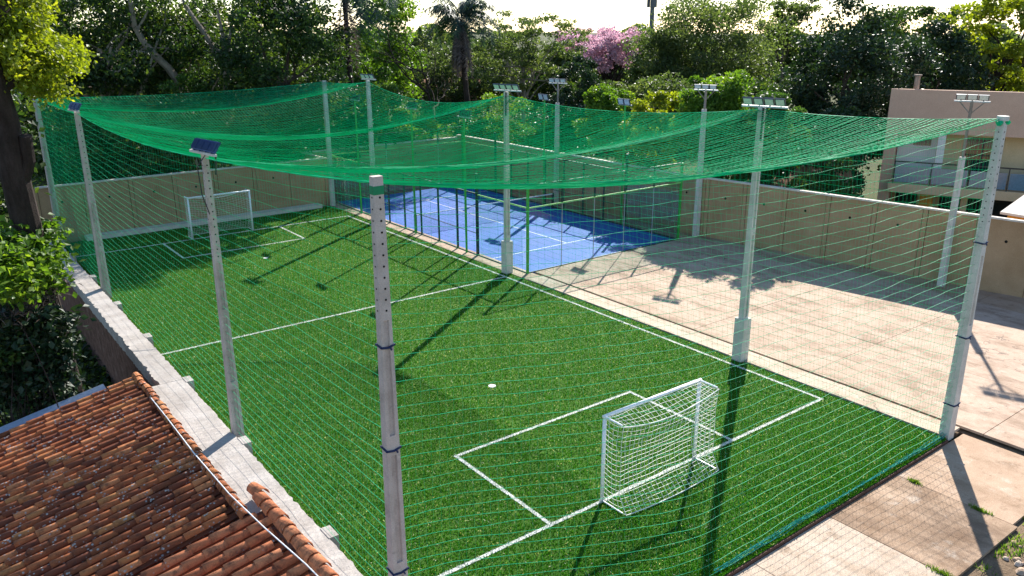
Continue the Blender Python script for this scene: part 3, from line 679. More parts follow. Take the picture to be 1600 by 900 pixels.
# ================================================================== TILED ROOF (bottom left)
def pt(px, py, D):
    d = fw+rt*(px-800)/F+up*(450-py)/F; d = d/np.hypot(d[0], d[1]); return CAM+d*D
def pix(P):
    d = np.asarray(P, float)-CAM; z = d@fw; return 800+F*(d@rt)/z, 450-F*(d@up)/z, z
def m_tile(name, stops, lich):
    t = NT(name); a = t.new('Attribute', attribute_name='v'); v = t.coord('pos')
    c = t.ramp(a.outputs['Fac'], stops)
    n1 = t.noise(v, 5, 6, .7); c = t.mix(t.ramp(n1, [(.48, (0, 0, 0)), (.68, (.8, .8, .8))]), c, lin(.06, .03, .022))
    vo = t.new('TexVoronoi'); vo.inputs['Scale'].default_value = 13; vo.inputs['Randomness'].default_value = 1
    t.link(v, vo.inputs['Vector'])
    sp = t.ramp(vo.outputs['Distance'], [(.22, (1, 1, 1)), (.34, (0, 0, 0))]); gate = t.ramp(t.noise(v, 2.6, 3), [(lich, (0, 0, 0)), (lich+.08, (1, 1, 1))])
    c = t.mix(t.mix(1.0, sp, gate, 'MULTIPLY'), c, lin(.36, .35, .33))
    f = t.noise(v, 60, 4); c = t.mix(.4, c, t.ramp(f, [(.3, (.5, .5, .5)), (.7, (1.3, 1.3, 1.3))]), 'MULTIPLY')
    return t.done(t.bsdf(c, .85, .2, 0, f, .5, .008))
MT['tile_old'] = m_tile('old_clay', [(0, lin(.14, .04, .02)), (.35, lin(.27, .08, .03)), (.7, lin(.40, .125, .045)), (.9, lin(.40, .17, .06)), (1, lin(.55, .19, .08))], .50)
MT['tile_new'] = m_tile('new_clay', [(0, lin(.36, .10, .04)), (.5, lin(.50, .155, .065)), (1, lin(.58, .22, .10))], .62)
def tile_arr(L, r0, r1, th=.016, k=6, flip=False):
    an = np.linspace(0, math.pi, k+1); c = np.cos(an); s_ = np.sin(an)
    rings = []
    for x, r_ in ((0, r0), (-L, r1), (-L, r1-th), (0, r0-th)):
        rings.append(np.stack([np.full(k+1, x), c*r_, s_*r_*(-.6 if flip else 1)], 1))
    V = np.concatenate(rings); Q = []
    n = k+1
    for a, b in ((0, 1), (1, 2), (2, 3)):
        for i in range(k): Q.append((a*n+i, a*n+i+1, b*n+i+1, b*n+i) if not flip else (a*n+i, b*n+i, b*n+i+1, a*n+i+1))
    return V, np.array(Q)
def rotm(rz, ry):
    return np.array(Matrix.Rotation(rz, 3, 'Z') @ Matrix.Rotation(ry, 3, 'Y'))
house = thing('tiled_house', 'low house with an old orange clay tile roof against the retaining wall', 'house', (-17.5, 4, -2.6))
SL = .21; TH = -math.atan(SL)
roofs = {}
for key, y0, y1, xt, zt in (('a', 3.45, 11.9, -14.62, .42), ('b', -8, 3.45, -14.28, .46)):
    m = MB(); q = [(xt+.1, y0), (xt+.1, y1), (-22, y1), (-22, y0)]
    z = lambda x: zt-.06+SL*(x-xt)
    m.hexa([(x, y, z(x)-.12) for x, y in q][::-1], [(x, y, z(x)) for x, y in q][::-1]); roofs[key] = m.build('roof', 'brickface', house)
m = MB(); m.hexa([(-22, -7.8, -2.6), (-14.42, -7.8, -2.6), (-14.42, 11.75, -2.6), (-22, 11.75, -2.6)], [(-22, -7.8, -1.4), (-14.42, -7.8, .1), (-14.42, 11.75, .1), (-22, 11.75, -1.4)])
m.build('wall', 'plaster', house)
variants = {}
def tmesh(kind, i):
    if (kind, i) not in variants:
        L, r0, r1 = (.46, .074, .086) if kind == 'a' else ((.5, .094, .112) if kind == 'b' else ((.38, .1, .115) if kind == 'capa' else (.46, .135, .155)))
        V, Q = tile_arr(L, r0, r1); mm = MB(); mm.add(V, Q, a=(i+.5)/12)
        variants[(kind, i)] = (mm.mesh('tile', MT['tile_new' if kind in ('b', 'capb') else 'tile_old'], None, True), V, Q)
    return variants[(kind, i)]
tiles = []
for key, y0, y1, xt, zt, pit, ex, nr in (('a', 3.45, 11.9, -14.62, .42, .268, .40, 17), ('b', -4, 3.4, -14.28, .46, .355, .42, 14)):
    cols = np.arange(y1-.12, y0+.1, -pit)
    chan = MB(); V, Q = tile_arr(nr*ex, pit*.42, pit*.42, flip=True)
    for yc in cols-pit/2: chan.add(V@rotm(0, TH).T+np.array([xt, yc, zt+.02]), Q, a=random.random()*.15)  # low tone paints the shadow between tile columns into the channels
    tag(chan.build('channel_tiles', 'tile_old' if key == 'a' else 'tile_new', roofs[key]), kind='stuff')
    for yc in cols:
        sh = random.uniform(-.2, .2)
        for r_ in range(nr):
            x = xt-r_*ex+sh+random.uniform(-.015, .015); P = (x, yc+random.gauss(0, .008), zt+.012+SL*(x-xt))
            vi = min(11, int(12*random.random()**(1.25 if key == 'a' else .8)))
            if key == 'a' and random.random() < .05: vi = 11
            tiles.append((key, P, vi, random.gauss(0, .02), TH+.034+random.gauss(0, .008)))
for key, xc, z, y0, y1, st in (('capa', -14.56, .47, 3.6, 11.95, .32), ('capb', -14.13, .56, -4, 4.15, .37)):
    for y in np.arange(y1, y0, -st):
        tiles.append((key, (xc+random.gauss(0, .012), y, z), random.randrange(5, 12), math.pi/2+random.gauss(0, .04), .06))
sc = []
for tt in tiles:
    u, v_, d_ = pix(tt[1]); sc.append(d_ if (-40 < u < 1640 and -40 < v_ < 960) else d_+500)
order = np.argsort(sc); stuff = {'a': MB(), 'b': MB()}
for n_, i in enumerate(order):
    key, P, vi, rz, ry = tiles[i]; par = roofs['a' if key in ('a', 'capa') else 'b']; me, V, Q = tmesh(key, vi)
    if n_ < 300: share('tile', me, par, P, (0, ry, rz))
    elif sc[i] < 500 or key in ('a', 'b'):
        stuff[key[-1]].add(V@rotm(rz, ry).T+np.array(P), Q, a=(vi+.5)/12)
for k_ in 'ab': tag(stuff[k_].build('more_tiles', 'tile_old' if k_ == 'a' else 'tile_new', roofs[k_]), kind='stuff')
m = MB(); c = np.array([(-14.75, 9.4, .8), (-14.66, 8.5, .62), (-14.66, 6.3, .60), (-14.62, 4.1, .64), (-14.5, 2.5, .66), (-14.33, .98, .66), (-14.2, -1.5, .7)]); m.tube(c, .014, 6)
tag(m.build('cable', 'cable_white', loc=c[1]), 'thin white cable lying along the edge of the tile roof', 'cable')
# corrugated sheet past the gable
ms = MB(); k = 40; yy = np.linspace(11.92, 12.55, k); zc = .02*np.sin(np.arange(k)*1.25)
V = np.concatenate([np.stack([np.full(k, x), yy, zc+z-dz], 1) for x, z, dz in ((-19.5, -.66, 0), (-15.3, .2, 0), (-15.3, .2, .012), (-19.5, -.66, .012))])
i = np.arange(k-1); ms.add(V, np.concatenate([np.stack([a*k+i, a*k+i+1, b*k+i+1, b*k+i], 1) for a, b in ((0, 1), (1, 2), (2, 3), (3, 0))]))
tag(ms.build('metal_sheet', m_plain('sheet_metal', lin(.32, .36, .42), .35, .5, .5), loc=(-17, 12.2, -.6)), 'blue grey corrugated metal sheet beside the gable of the tile roof', 'metal sheet')
ms = MB(); 
for x in (-19.4, -17.4, -15.4): ms.box(x-.04, x+.04, 12.2, 12.28, -2.6, -.66+(x+19.5)*.205-.03)
tag(ms.build('sheet_posts', 'bark_dark', loc=(-17.4, 12.24, -2.6)), 'dark timber props under the corrugated metal sheet', 'props')

# ================================================================== HOUSE BEHIND THE YARD WALL
MT['facade'] = m_noise('pink_render', [(.3, lin(.52, .33, .235)), (.7, lin(.62, .41, .30))], .5, 6, .85, .2, .15, .004, 40, stain=(.9, .62, .9, lin(.42, .31, .25)))
MT['facade_cream'] = m_noise('cream_render', [(.3, lin(.55, .42, .24)), (.7, lin(.64, .5, .31))], .7, 6, .85, .2, .15, .004, 40)
MT['facade_white'] = m_noise('white_render', [(.3, lin(.62, .58, .55)), (.7, lin(.72, .68, .65))], .7, 6, .85, .2, .15, .004, 40)
MT['orange'] = m_plain('orange_paint', lin(.55, .27, .04), .7, .2)
MT['window'] = m_plain('dark_window', lin(.02, .025, .03), .08, .8)
MT['rail_blue'] = m_plain('blue_glass', lin(.10, .2, .27), .15, .7)
HX, HY = 20.06, 9.97
fh = thing('flat_roofed_house', 'pinkish two storey flat roofed house with a balcony behind the yard wall', 'house', (HX, HY, -.17))
th = math.atan2(-.907, .42); e1 = np.array([math.cos(th), math.sin(th)]); e2 = np.array([-math.sin(th), math.cos(th)])
def hb(name, mat, x0, x1, y0, y1, z0, z1, par=None):
    m = MB(); P = lambda x, y, z: (HX+e1[0]*x+e2[0]*y, HY+e1[1]*x+e2[1]*y, z)
    m.hexa([P(x0, y0, z0), P(x1, y0, z0), P(x1, y1, z0), P(x0, y1, z0)], [P(x0, y0, z1), P(x1, y0, z1), P(x1, y1, z1), P(x0, y1, z1)])
    return m.build(name, mat, par or fh)
hb('parapet', 'facade', 0, 15, 0, .22, 4.7, 6.72); hb('roof_slab', 'facade', .01, 15, .221, 8, 4.7, 5.05)
hb('side_wall', 'facade', .02, .55, .02, 7.9, -.17, 4.698)
hb('upper_wall', 'facade_cream', .57, 15, 1.5, 7.8, 2.29, 4.696)
hb('white_wall', 'facade_white', .58, 2.3, 1.1, 1.498, 2.292, 4.69)
for x in (2.33, 8.4): hb('column', 'facade_white', x, x+.33, .1, .43, 2.292, 4.695)
w1 = hb('window', 'window', 1.25, 2.05, 1.06, 1.098, 3.98, 4.38)
hb('frame', 'facade_white', 1.2, 1.249, 1.05, 1.097, 3.93, 4.43, w1); hb('frame', 'facade_white', 2.051, 2.1, 1.05, 1.097, 3.93, 4.43, w1)
for a, b in ((3.5, 5.1), (6.8, 8.3), (10, 12)):
    d = hb('door', 'window', a, b, 1.46, 1.498, 2.3, 4.45)
    for x in (a, (a+b)/2, b): hb('frame', 'black', x-.035, x+.035, 1.43, 1.458, 2.295, 4.45, d)
hb('balcony', 'facade_cream', .45, 15, -.55, 1.45, 1.86, 2.28)
for x in np.arange(.65, 15, 1.6): hb('baluster', 'black', x-.022, x+.022, -.5, -.46, 2.281, 3.32)
for x in np.arange(.67, 13.5, 1.6): hb('rail_panel', 'rail_blue', x+.03, x+1.52, -.485, -.475, 2.36, 3.12)
hb('handrail', 'black', .6, 15, -.51, -.45, 3.32, 3.38)
hb('lower_wall', 'facade_cream', .57, 15, 2.4, 7.8, -.17, 1.85)
for a, b in ((.75, 1.75), (2.8, 6.8), (8, 10.5)):
    d = hb('window', 'window', a, b, 2.35, 2.398, .2, 1.7)
    hb('frame', 'black', (a+b)/2-.035, (a+b)/2+.035, 2.32, 2.349, .2, 1.7, d)
hb('orange_panel', 'orange', 1.9, 2.5, .7, 1.0, -.17, 1.8)
for x in (3.7, 9.4): hb('pillar', 'facade_cream', x, x+.28, .1, .38, -.17, 1.855)
m = MB(); c = (HX+e1[0]*1.05+e2[0]*.6, HY+e1[1]*1.05+e2[1]*.6); m.cyl((c[0], c[1], 5.05), .13, 2.25, 8); m.cyl((c[0], c[1], 7.301), .19, .08, 8); m.build('flue', 'bark_pale', fh)
# shed roof with sloping tiles right of the pole, low orange wall
sh = thing('garden_shed', 'low orange shed with a sloping pale roof behind the yard wall', 'shed', (15.6, .6, -.17))
m = MB(); m.box(14.6, 17.2, -1.6, 1.8, -.17, 2.75); m.build('wall', 'orange', sh)
m = MB(); m.hexa([(14.4, -1.8, 2.76), (17.4, -1.8, 3.4), (17.4, 2.0, 3.4), (14.4, 2.0, 2.76)], [(14.4, -1.8, 2.85), (17.4, -1.8, 3.5), (17.4, 2.0, 3.5), (14.4, 2.0, 2.85)]); m.build('roof', 'panel_cap', sh)
def far_house(label, x, y, w_, d_, h, roofm, wallm='facade_white', rz=0):
    root = thing('far_house', label, 'house', (x, y, -.17)); c_, s_ = math.cos(rz), math.sin(rz)
    P = lambda a, b, z: (x+a*c_-b*s_, y+a*s_+b*c_, z)
    m = MB(); q = [(-w_/2, -d_/2), (w_/2, -d_/2), (w_/2, d_/2), (-w_/2, d_/2)]
    m.hexa([P(a, b, -.17) for a, b in q], [P(a, b, h) for a, b in q]); m.build('wall', wallm, root)
    m = MB(); o = .4
    V = [P(-w_/2-o, -d_/2-o, h), P(w_/2+o, -d_/2-o, h), P(w_/2+o, d_/2+o, h), P(-w_/2-o, d_/2+o, h), P(-w_/2-o, 0, h+d_*.22), P(w_/2+o, 0, h+d_*.22)]
    m.add(V, [(0, 1, 5, 4), (2, 3, 4, 5), (3, 2, 1, 0)], [(0, 4, 3), (1, 2, 5)]); m.build('roof', roofm, root)
    for a in np.arange(-w_/2+1, w_/2-.9, 2.2):
        m = MB(); m.hexa([P(a, -d_/2-.03, h*.35), P(a+1, -d_/2-.03, h*.35), P(a+1, -d_/2-.002, h*.35), P(a, -d_/2-.002, h*.35)], [P(a, -d_/2-.03, h*.75), P(a+1, -d_/2-.03, h*.75), P(a+1, -d_/2-.002, h*.75), P(a, -d_/2-.002, h*.75)]); m.build('window', 'window', root)
        m = MB(); m.hexa([P(a-.02, -d_/2-.3, h), P(a, -d_/2-.3, h), P(a, -d_/2-.28, h), P(a-.02, -d_/2-.28, h)], [P(a-.02, -d_/2-.3, h+.02), P(a, -d_/2-.3, h+.02), P(a, -d_/2-.28, h+.02), P(a-.02, -d_/2-.28, h+.02)])
MT['roof_clay'] = m_noise('clay_roof', [(.3, lin(.24, .11, .06)), (.7, lin(.38, .2, .12))], 3, 6, .9, .15, .5, .02, 20)
x, y = az(700, 92); far_house('pale far house glimpsed past the bare branches', x, y, 6, 5, 3.2, 'roof_clay', 'facade', -.6)
x, y = az(1000, 74); far_house('far house with clay roof between shrubs below the pink tree', x, y, 5, 5, 1.4, 'roof_clay', 'facade_white', -.7)
x, y = az(1262, 43); far_house('small house with pinkish tiled roof showing through the net by the dark round tree', x, y, 4.5, 4, 2.2, 'roof_clay', 'facade', -.9)

# mast
x, y = az(1018, 190); z1 = ztop(-30, 190)
ma = thing('telecom_mast', 'slim dark telecom mast rising over the trees', 'mast', (x, y, -.17))
m = MB(); m.tube([(x, y, -.17), (x, y, z1)], [.6, .45], 8); m.build('pole', 'lamp_body', ma)
for a in range(3):
    m = MB(); c_ = np.array([math.cos(a*2.1), math.sin(a*2.1)])*.9; m.box(x+c_[0]-.25, x+c_[0]+.25, y+c_[1]-.25, y+c_[1]+.25, ztop(16, 190), z1); m.bar((x, y, z1-2), (x+c_[0], y+c_[1], z1-2), .1); m.build('antenna', 'lamp_body', ma)
# ================================================================== VEGETATION
LF = {
 'dark': m_leaf('dark_leaf', [(0, lin(.012, .028, .010)), (.6, lin(.03, .062, .016)), (1, lin(.11, .15, .025))], .45),  # lightened top of the ramp paints sunlit patches into dark crowns
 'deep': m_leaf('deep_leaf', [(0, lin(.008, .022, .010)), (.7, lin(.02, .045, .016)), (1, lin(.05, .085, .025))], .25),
 'olive': m_leaf('olive_leaf', [(0, lin(.035, .055, .018)), (.6, lin(.085, .115, .034)), (1, lin(.18, .2, .06))], .5, (1.2, 1.35, .7, 1)),  # ramp brightened so the leaf colour stands in for haze on far trees
 'mid': m_leaf('mid_leaf', [(0, lin(.018, .05, .010)), (.6, lin(.045, .10, .02)), (1, lin(.11, .19, .035))], .42),
 'bright': m_leaf('bright_leaf', [(0, lin(.045, .10, .012)), (.6, lin(.10, .19, .02)), (1, lin(.2, .28, .03))], .48),
 'yellow': m_leaf('yellow_leaf', [(0, lin(.09, .13, .010)), (.6, lin(.2, .24, .015)), (1, lin(.34, .34, .03))], .5),
 'pink': m_leaf('pink_blossom', [(0, lin(.36, .2, .25)), (.6, lin(.58, .38, .44)), (1, lin(.76, .58, .62))], .45, (1.1, .95, 1.05, 1)),
 'palm': m_leaf('palm_frond', [(0, lin(.010, .03, .022)), (.6, lin(.025, .06, .04)), (1, lin(.07, .11, .06))], .3),
 'dry': m_leaf('dry_frond', [(0, lin(.06, .045, .04)), (1, lin(.16, .12, .1))], .2, (1, 1, 1, 1)),
}
def curve(A, B, bend, n=7):
    A = np.array(A, float); B = np.array(B, float); t = np.linspace(0, 1, n)[:, None]
    off = rng.normal(size=3)*bend*np.linalg.norm(B-A); return A+(B-A)*t+off*np.sin(t*math.pi)+rng.normal(size=(n, 3))*bend*.12*np.linalg.norm(B-A)*np.sin(t*math.pi)
def tree(name, label, x, y, zt, rad, leaf, cat='tree', zb=None, trunk=.22, bark='bark', nclump=70, nleaf=130, ls=.24, z0=-.17, group=None, clump=.24, lean=(0, 0), limbs=14, hollow=.35, flat=1.0, layers=False, aspect=.55):
    """crown between zb and zt with horizontal radius rad"""
    H = zt-z0
    if zb is None: zb = z0+H*.35
    root = thing(name, label, cat, (x, y, z0), group)
    cxy = np.array([x+lean[0], y+lean[1]]); cz = (zb+zt)/2; rz = (zt-zb)/2
    D = rng.normal(size=(nclump*2, 3)); D /= np.linalg.norm(D, axis=1)[:, None]; q = (hollow+(1-hollow)*rng.random(nclump*2)**.6)
    C = D*q[:, None]*np.array([rad, rad, rz])*.97
    lump = 1+.22*np.sin(D[:, 0]*5+x)*np.cos(D[:, 1]*4+y)+.12*np.sin(D[:, 2]*7+x)
    C *= lump[:, None]
    C += np.array([cxy[0], cxy[1], cz]); C = C[:nclump]
    if layers: C[:, 2] = np.round((C[:, 2]-zb)/(rz*.38))*(rz*.38)+zb+rng.normal(size=nclump)*.12
    cr = clump*min(rad, rz*1.3)*(.7+.7*rng.random(nclump))
    m = MB(); ctr = np.array([cxy[0], cxy[1], cz-rz*.1])
    tp = curve((x, y, z0-.05), ctr, .05, 9); m.tube(tp, np.linspace(trunk, trunk*.45, 9), 7)
    idx = rng.permutation(nclump)[:limbs]
    for i in idx:
        s = tp[rng.integers(3, 8)]; m.tube(curve(s, C[i], .1, 6), np.linspace(trunk*.38, trunk*.07, 6), 5, False)
    m.build('trunk', bark, root)
    m = MB(); n = nclump*nleaf; ci = np.repeat(np.arange(nclump), nleaf)
    d = rng.normal(size=(n, 3)); d /= np.linalg.norm(d, axis=1)[:, None]; rr = rng.random(n)**.45
    P = C[ci]+d*(rr*cr[ci])[:, None]*np.array([1.15, 1.15, .75*flat])
    cv = rng.random(nclump); v = np.clip(cv[ci]*.55+rng.random(n)*.45, 0, 1)
    m.leaves(P, ls, v, aspect); m.build('crown', LF[leaf], root)
    return root
# --- skyline trees, left to right: (px, range, top row, half width px, leaf ...)
def T(label, px, D, ytop, hw, leaf, zb=None, name='tree', **k):
    x, y = az(px, D); return tree(name, label, x, y, ztop(ytop, D), hw*D/F, leaf, zb=zb, **k)
T('dark broad tree behind the bright yellow green foliage in the garden corner', 150, 52, -60, 120, 'dark', 4.2, nclump=120, nleaf=150, ls=.26, trunk=.3, bark='bark_pale', limbs=24, clump=.2)
lt = T('dark tree with pale leaning limbs behind the tan wall', 300, 56, -70, 110, 'dark', 5.0, nclump=85, nleaf=140, ls=.26, trunk=.34, bark='bark_pale', limbs=26, clump=.2, lean=(-2, 0))
m = MB()
for P_, r0 in (([(298, 160, 51), (285, 135, 50.6), (262, 105, 50.3), (240, 84, 50), (222, 62, 49.8), (210, 40, 49.6), (204, 5, 49.4), (196, -30, 49.4)], .26), ([(238, 84, 50), (210, 80, 49.8), (180, 80, 49.6)], .1), ([(214, 48, 49.7), (230, 20, 49.6), (240, -10, 49.5)], .08),
               ([(356, 150, 51), (354, 105, 50.6), (340, 85, 50.3), (318, 50, 50), (300, 25, 49.8), (285, 0, 49.7)], .26), ([(352, 95, 50.4), (348, 55, 50), (340, 15, 49.8)], .16), ([(354, 90, 50.4), (362, 40, 50), (366, 5, 49.8)], .12)):
    m.tube([pt(*q) for q in P_], np.linspace(r0, r0*.35, len(P_)), 7)
m.build('limbs', 'bark_pale', lt)
T('dense dark tree between the pale limbed tree and the tall palm', 425, 49.5, -60, 105, 'dark', 2.5, nclump=130, nleaf=140, ls=.26, trunk=.3, limbs=18)
T('yellow green leafy tree right behind the tall palm', 600, 60, -30, 62, 'bright', 3.0, nclump=80, nleaf=130, ls=.26, bark='bark_dark', clump=.26)
T('feathery olive tree with spreading flat layers right of the drooping palm', 815, 78, 12, 105, 'olive', 3.6, nclump=120, nleaf=120, ls=.26, bark='bark_pale', limbs=26, clump=.17, flat=.55, hollow=.2)
T('round deep green tree in front of the pink blossom tree', 908, 60, 88, 38, 'deep', 1.2, nclump=70, nleaf=170, ls=.22, hollow=.5)
T('tree covered in pink blossom', 955, 96, 42, 46, 'pink', 4.5, nclump=90, nleaf=90, ls=.3, bark='bark_dark', limbs=40, clump=.2)
T('small pink tinged tree crown left of the pink blossom tree', 905, 112, 38, 40, 'pink', 6, nclump=50, nleaf=60, ls=.34, bark='bark_dark', limbs=22, clump=.22)
T('tall olive tree with an open crown left of the big dark tree', 1110, 86, -6, 100, 'olive', 2.0, nclump=170, nleaf=140, ls=.3, bark='bark_dark', limbs=28, clump=.2)
T('lower olive tree behind the mast and yellow shrub', 1040, 82, 34, 62, 'olive', 1.0, nclump=90, nleaf=130, ls=.3, bark='bark_dark', clump=.24)
T('far grey green tree behind the tall olive tree', 1228, 120, -10, 40, 'olive', 6, nclump=50, nleaf=110, ls=.4)
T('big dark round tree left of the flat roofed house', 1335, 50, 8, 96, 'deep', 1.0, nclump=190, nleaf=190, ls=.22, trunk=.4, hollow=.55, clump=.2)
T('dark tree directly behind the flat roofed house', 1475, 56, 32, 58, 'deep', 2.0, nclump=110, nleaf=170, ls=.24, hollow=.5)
T('autumn yellow tree with a dark trunk behind the flat roofed house', 1570, 60, -20, 66, 'yellow', 3.2, nclump=90, nleaf=110, ls=.3, bark='bark_dark', limbs=26, clump=.2, flat=.6, trunk=.26)
T('far dark tree on the skyline behind the dark trees', 1430, 110, 12, 80, 'dark', 5, nclump=70, nleaf=110, ls=.4)
T('olive tree standing behind the bare branched tree', 675, 88, 62, 62, 'olive', .5, nclump=80, nleaf=120, ls=.32, bark='bark_dark')
T('olive tree behind the drooping palm trunk', 760, 92, 66, 60, 'olive', .5, nclump=80, nleaf=120, ls=.32, bark='bark_dark')
T('dark tree far behind the speckled bush and pale limbs', 220, 74, 20, 110, 'dark', .3, nclump=130, nleaf=130, ls=.34)
T('dark tree far behind the dense dark tree', 390, 76, 20, 110, 'dark', .3, nclump=130, nleaf=130, ls=.34)
T('dark tree far behind the garden trunk', 40, 66, -10, 110, 'dark', .3, nclump=130, nleaf=130, ls=.32)
T('dark green tree far behind the tall palm trunk', 540, 80, 30, 70, 'mid', .3, nclump=90, nleaf=130, ls=.34)
T('dark green tree beyond the court end behind the deep green round tree', 860, 88, 95, 70, 'dark', .3, nclump=80, nleaf=130, ls=.34)
T('shaded tree between the broad bright shrub and the tall olive tree', 1185, 68, 112, 62, 'dark', .2, nclump=90, nleaf=140, ls=.28)
T('shaded tree between the yellow topped shrub and the lower olive tree', 1062, 70, 118, 62, 'olive', .2, nclump=90, nleaf=140, ls=.28)
T('shaded low tree beneath the pink blossom tree', 985, 72, 122, 50, 'olive', .2, nclump=70, nleaf=140, ls=.28)
# --- lower shrubs
SG_ = 'shrubs behind the walls'
def S(label, px, D, ytop, hw, leaf, **k): return T(label, px, D, ytop, hw, leaf, zb=k.pop('zb', .1), name='shrub', cat='shrub', group=SG_, trunk=.12, **k)
S('bright yellow topped shrub in front of the lower olive tree', 1040, 45.5, 128, 44, 'yellow', zb=2.6, nclump=70, nleaf=190, ls=.2)
S('bright green shrub below the round deep green tree', 950, 50, 126, 40, 'bright', zb=2.4, nclump=66, nleaf=190, ls=.2)
S('broad bright green shrub below the tall olive tree', 1130, 43.5, 104, 60, 'bright', zb=2.8, nclump=120, nleaf=190, ls=.2)
S('mid green shrub between the sleeved floodlight pole lamps and the big dark tree', 1215, 41, 130, 48, 'mid', zb=2.2, nclump=90, nleaf=170, ls=.19)
S('dark round shrub at the foot of the big dark tree', 1325, 43.5, 130, 50, 'deep', nclump=80, nleaf=170, ls=.17, hollow=.6)
S('green shrub hanging over the yard wall beside the corner light pole', 1160, 41.5, 196, 48, 'mid', nclump=60, nleaf=150, ls=.17)
S('dark shrub behind the yard wall left of the flat roofed house', 1300, 39.5, 205, 55, 'dark', nclump=70, nleaf=150, ls=.17)
S('green bush behind the court wall with pale leaves', 1010, 50, 185, 55, 'mid', nclump=60, nleaf=140, ls=.2)
S('dark bush behind the blue court and the round deep green tree', 880, 57, 140, 46, 'deep', nclump=60, nleaf=150, ls=.2)
S('light green bush beneath the feathery olive tree', 785, 60, 122, 40, 'bright', nclump=40, nleaf=120, ls=.2)
S('green bush beyond the end of the blue court under the olive tree', 830, 55, 175, 45, 'mid', nclump=50, nleaf=140, ls=.2)
S('leafy green bush at the foot of the drooping palm', 735, 58, 165, 40, 'mid', nclump=40, nleaf=140, ls=.2)
S('bright bush below the bare branched tree', 660, 56, 165, 38, 'bright', nclump=34, nleaf=120, ls=.2)
S('dense green bush below the yellow green tree', 590, 54, 120, 52, 'mid', nclump=70, nleaf=150, ls=.2)
S('dark bush behind the tan wall by the plain pale corner pole', 500, 52, 128, 58, 'dark', nclump=80, nleaf=150, ls=.2)
S('dark bush behind the tan wall above the right post of its goal', 400, 50, 118, 60, 'dark', nclump=80, nleaf=150, ls=.2)
S('yellow tinged bush behind the tan wall above the left post of its goal', 290, 49, 112, 60, 'mid', nclump=80, nleaf=150, ls=.2)
S('speckled bush behind the tan wall near the small blue floodlight bank', 200, 48, 118, 60, 'olive', nclump=80, nleaf=150, ls=.2)
S('bush behind the tan wall near the weathered corner pole', 100, 48, 130, 60, 'dark', nclump=80, nleaf=150, ls=.2)
# --- bare tree
x, y = az(668, 57); bt = thing('bare_tree', 'leafless dark tree with forked branches between the palms', 'tree', (x, y, -.17))
m = MB(); stack = [(np.array([x, y, -.2]), np.array([0.05, 0, 1.]), 3.2, .22, 0)]
while stack:
    p0, d0, L, r_, lv = stack.pop(); d0 = d0/np.linalg.norm(d0); p1_ = p0+d0*L
    m.tube(curve(p0, p1_, .06, 5), np.linspace(r_, r_*.65, 5), 5, False)
    if lv < 6:
        for q in range(3 if lv in (1, 3) else 2):
            nd = d0+rng.normal(size=3)*.48; nd[2] = abs(nd[2])*.8+.12; stack.append((p1_, nd, L*(.66+.2*rng.random()), r_*.58, lv+1))
m.build('branches', 'bark_dark', bt)
# --- palms
def palm(label, px, D, ycrown, leanpx, nf, fl, dead, tr=.2, group='palms', zbase=-.17):
    x, y = az(px+leanpx, D); xt, yt = az(px, D); zc = ztop(ycrown, D)
    root = thing('palm_tree', label, 'palm', (x, y, zbase), group)
    m = MB(); A = np.array([x, y, zbase-.05]); B = np.array([xt, yt, zc]); t = np.linspace(0, 1, 14)[:, None]
    P = A+(B-A)*t; P[:, :2] += ((B-A)[:2]*.25)*np.sin(t*math.pi)*.5
    m.tube(P, np.linspace(tr*1.25, tr*.8, 14)+.012*np.tile([1, -1], 7), 9); m.build('trunk', 'bark_dark', root)
    def fronds(n, mat, nm, up_lo, up_hi, L, drop, wl):
        mm = MB()
        for i in range(n):
            a = rng.random()*6.28; el = up_lo+(up_hi-up_lo)*rng.random(); Lf = L*(.8+.4*rng.random()); k = 14
            s = np.linspace(0, 1, k); h = np.array([math.cos(a), math.sin(a)])
            ang = el-drop*s**1.3; dx = np.cumsum(np.cos(ang))/k*Lf; dz = np.cumsum(np.sin(ang))/k*Lf
            Q = np.stack([xt+h[0]*dx, yt+h[1]*dx, zc+dz], 1); mm.tube(Q, np.linspace(.03, .008, k), 4, False, a=.3)
            side = np.array([-h[1], h[0], 0])
            for sg in (-1, 1):
                j = np.repeat(np.arange(1, k-1), 4); f = rng.random(len(j)); c0 = Q[j]*(1-f[:, None])+Q[j+1]*f[:, None]
                ll = wl*np.sin(np.clip(s[j]+.15, 0, 1)*math.pi*.85)*(.8+.4*rng.random(len(j))); dr = side*sg*.75+np.array([h[0]*.35, h[1]*.35, 0])+rng.normal(size=(len(j), 3))*.12
                tip = c0+dr*ll[:, None]; tip[:, 2] -= ll*(.25+.65*rng.random(len(j)))
                wv = (Q[j+1]-Q[j]); wv = wv/np.linalg.norm(wv, axis=1)[:, None]*.035
                mm.add(np.stack([c0-wv, c0+wv, tip], 1).reshape(-1, 3), None, np.arange(3*len(j)).reshape(-1, 3), a=np.repeat(rng.random(len(j)), 3))
        mm.build(nm, mat, root)
    fronds(nf, LF['palm'], 'fronds', -.1, 1.35, fl, 2.0, fl*.27)
    if dead: fronds(dead, LF['dry'], 'dry_skirt', -1.5, -1.1, fl*1.05, .35, fl*.12)
palm('tall palm with a straight dark trunk left of the yellow green tree', 541, 52, -12, 4, 40, 4.4, 5, .17)
palm('drooping palm with a brown skirt of dead fronds and leaning trunk', 720, 60, 32, 18, 40, 3.3, 34, .2)

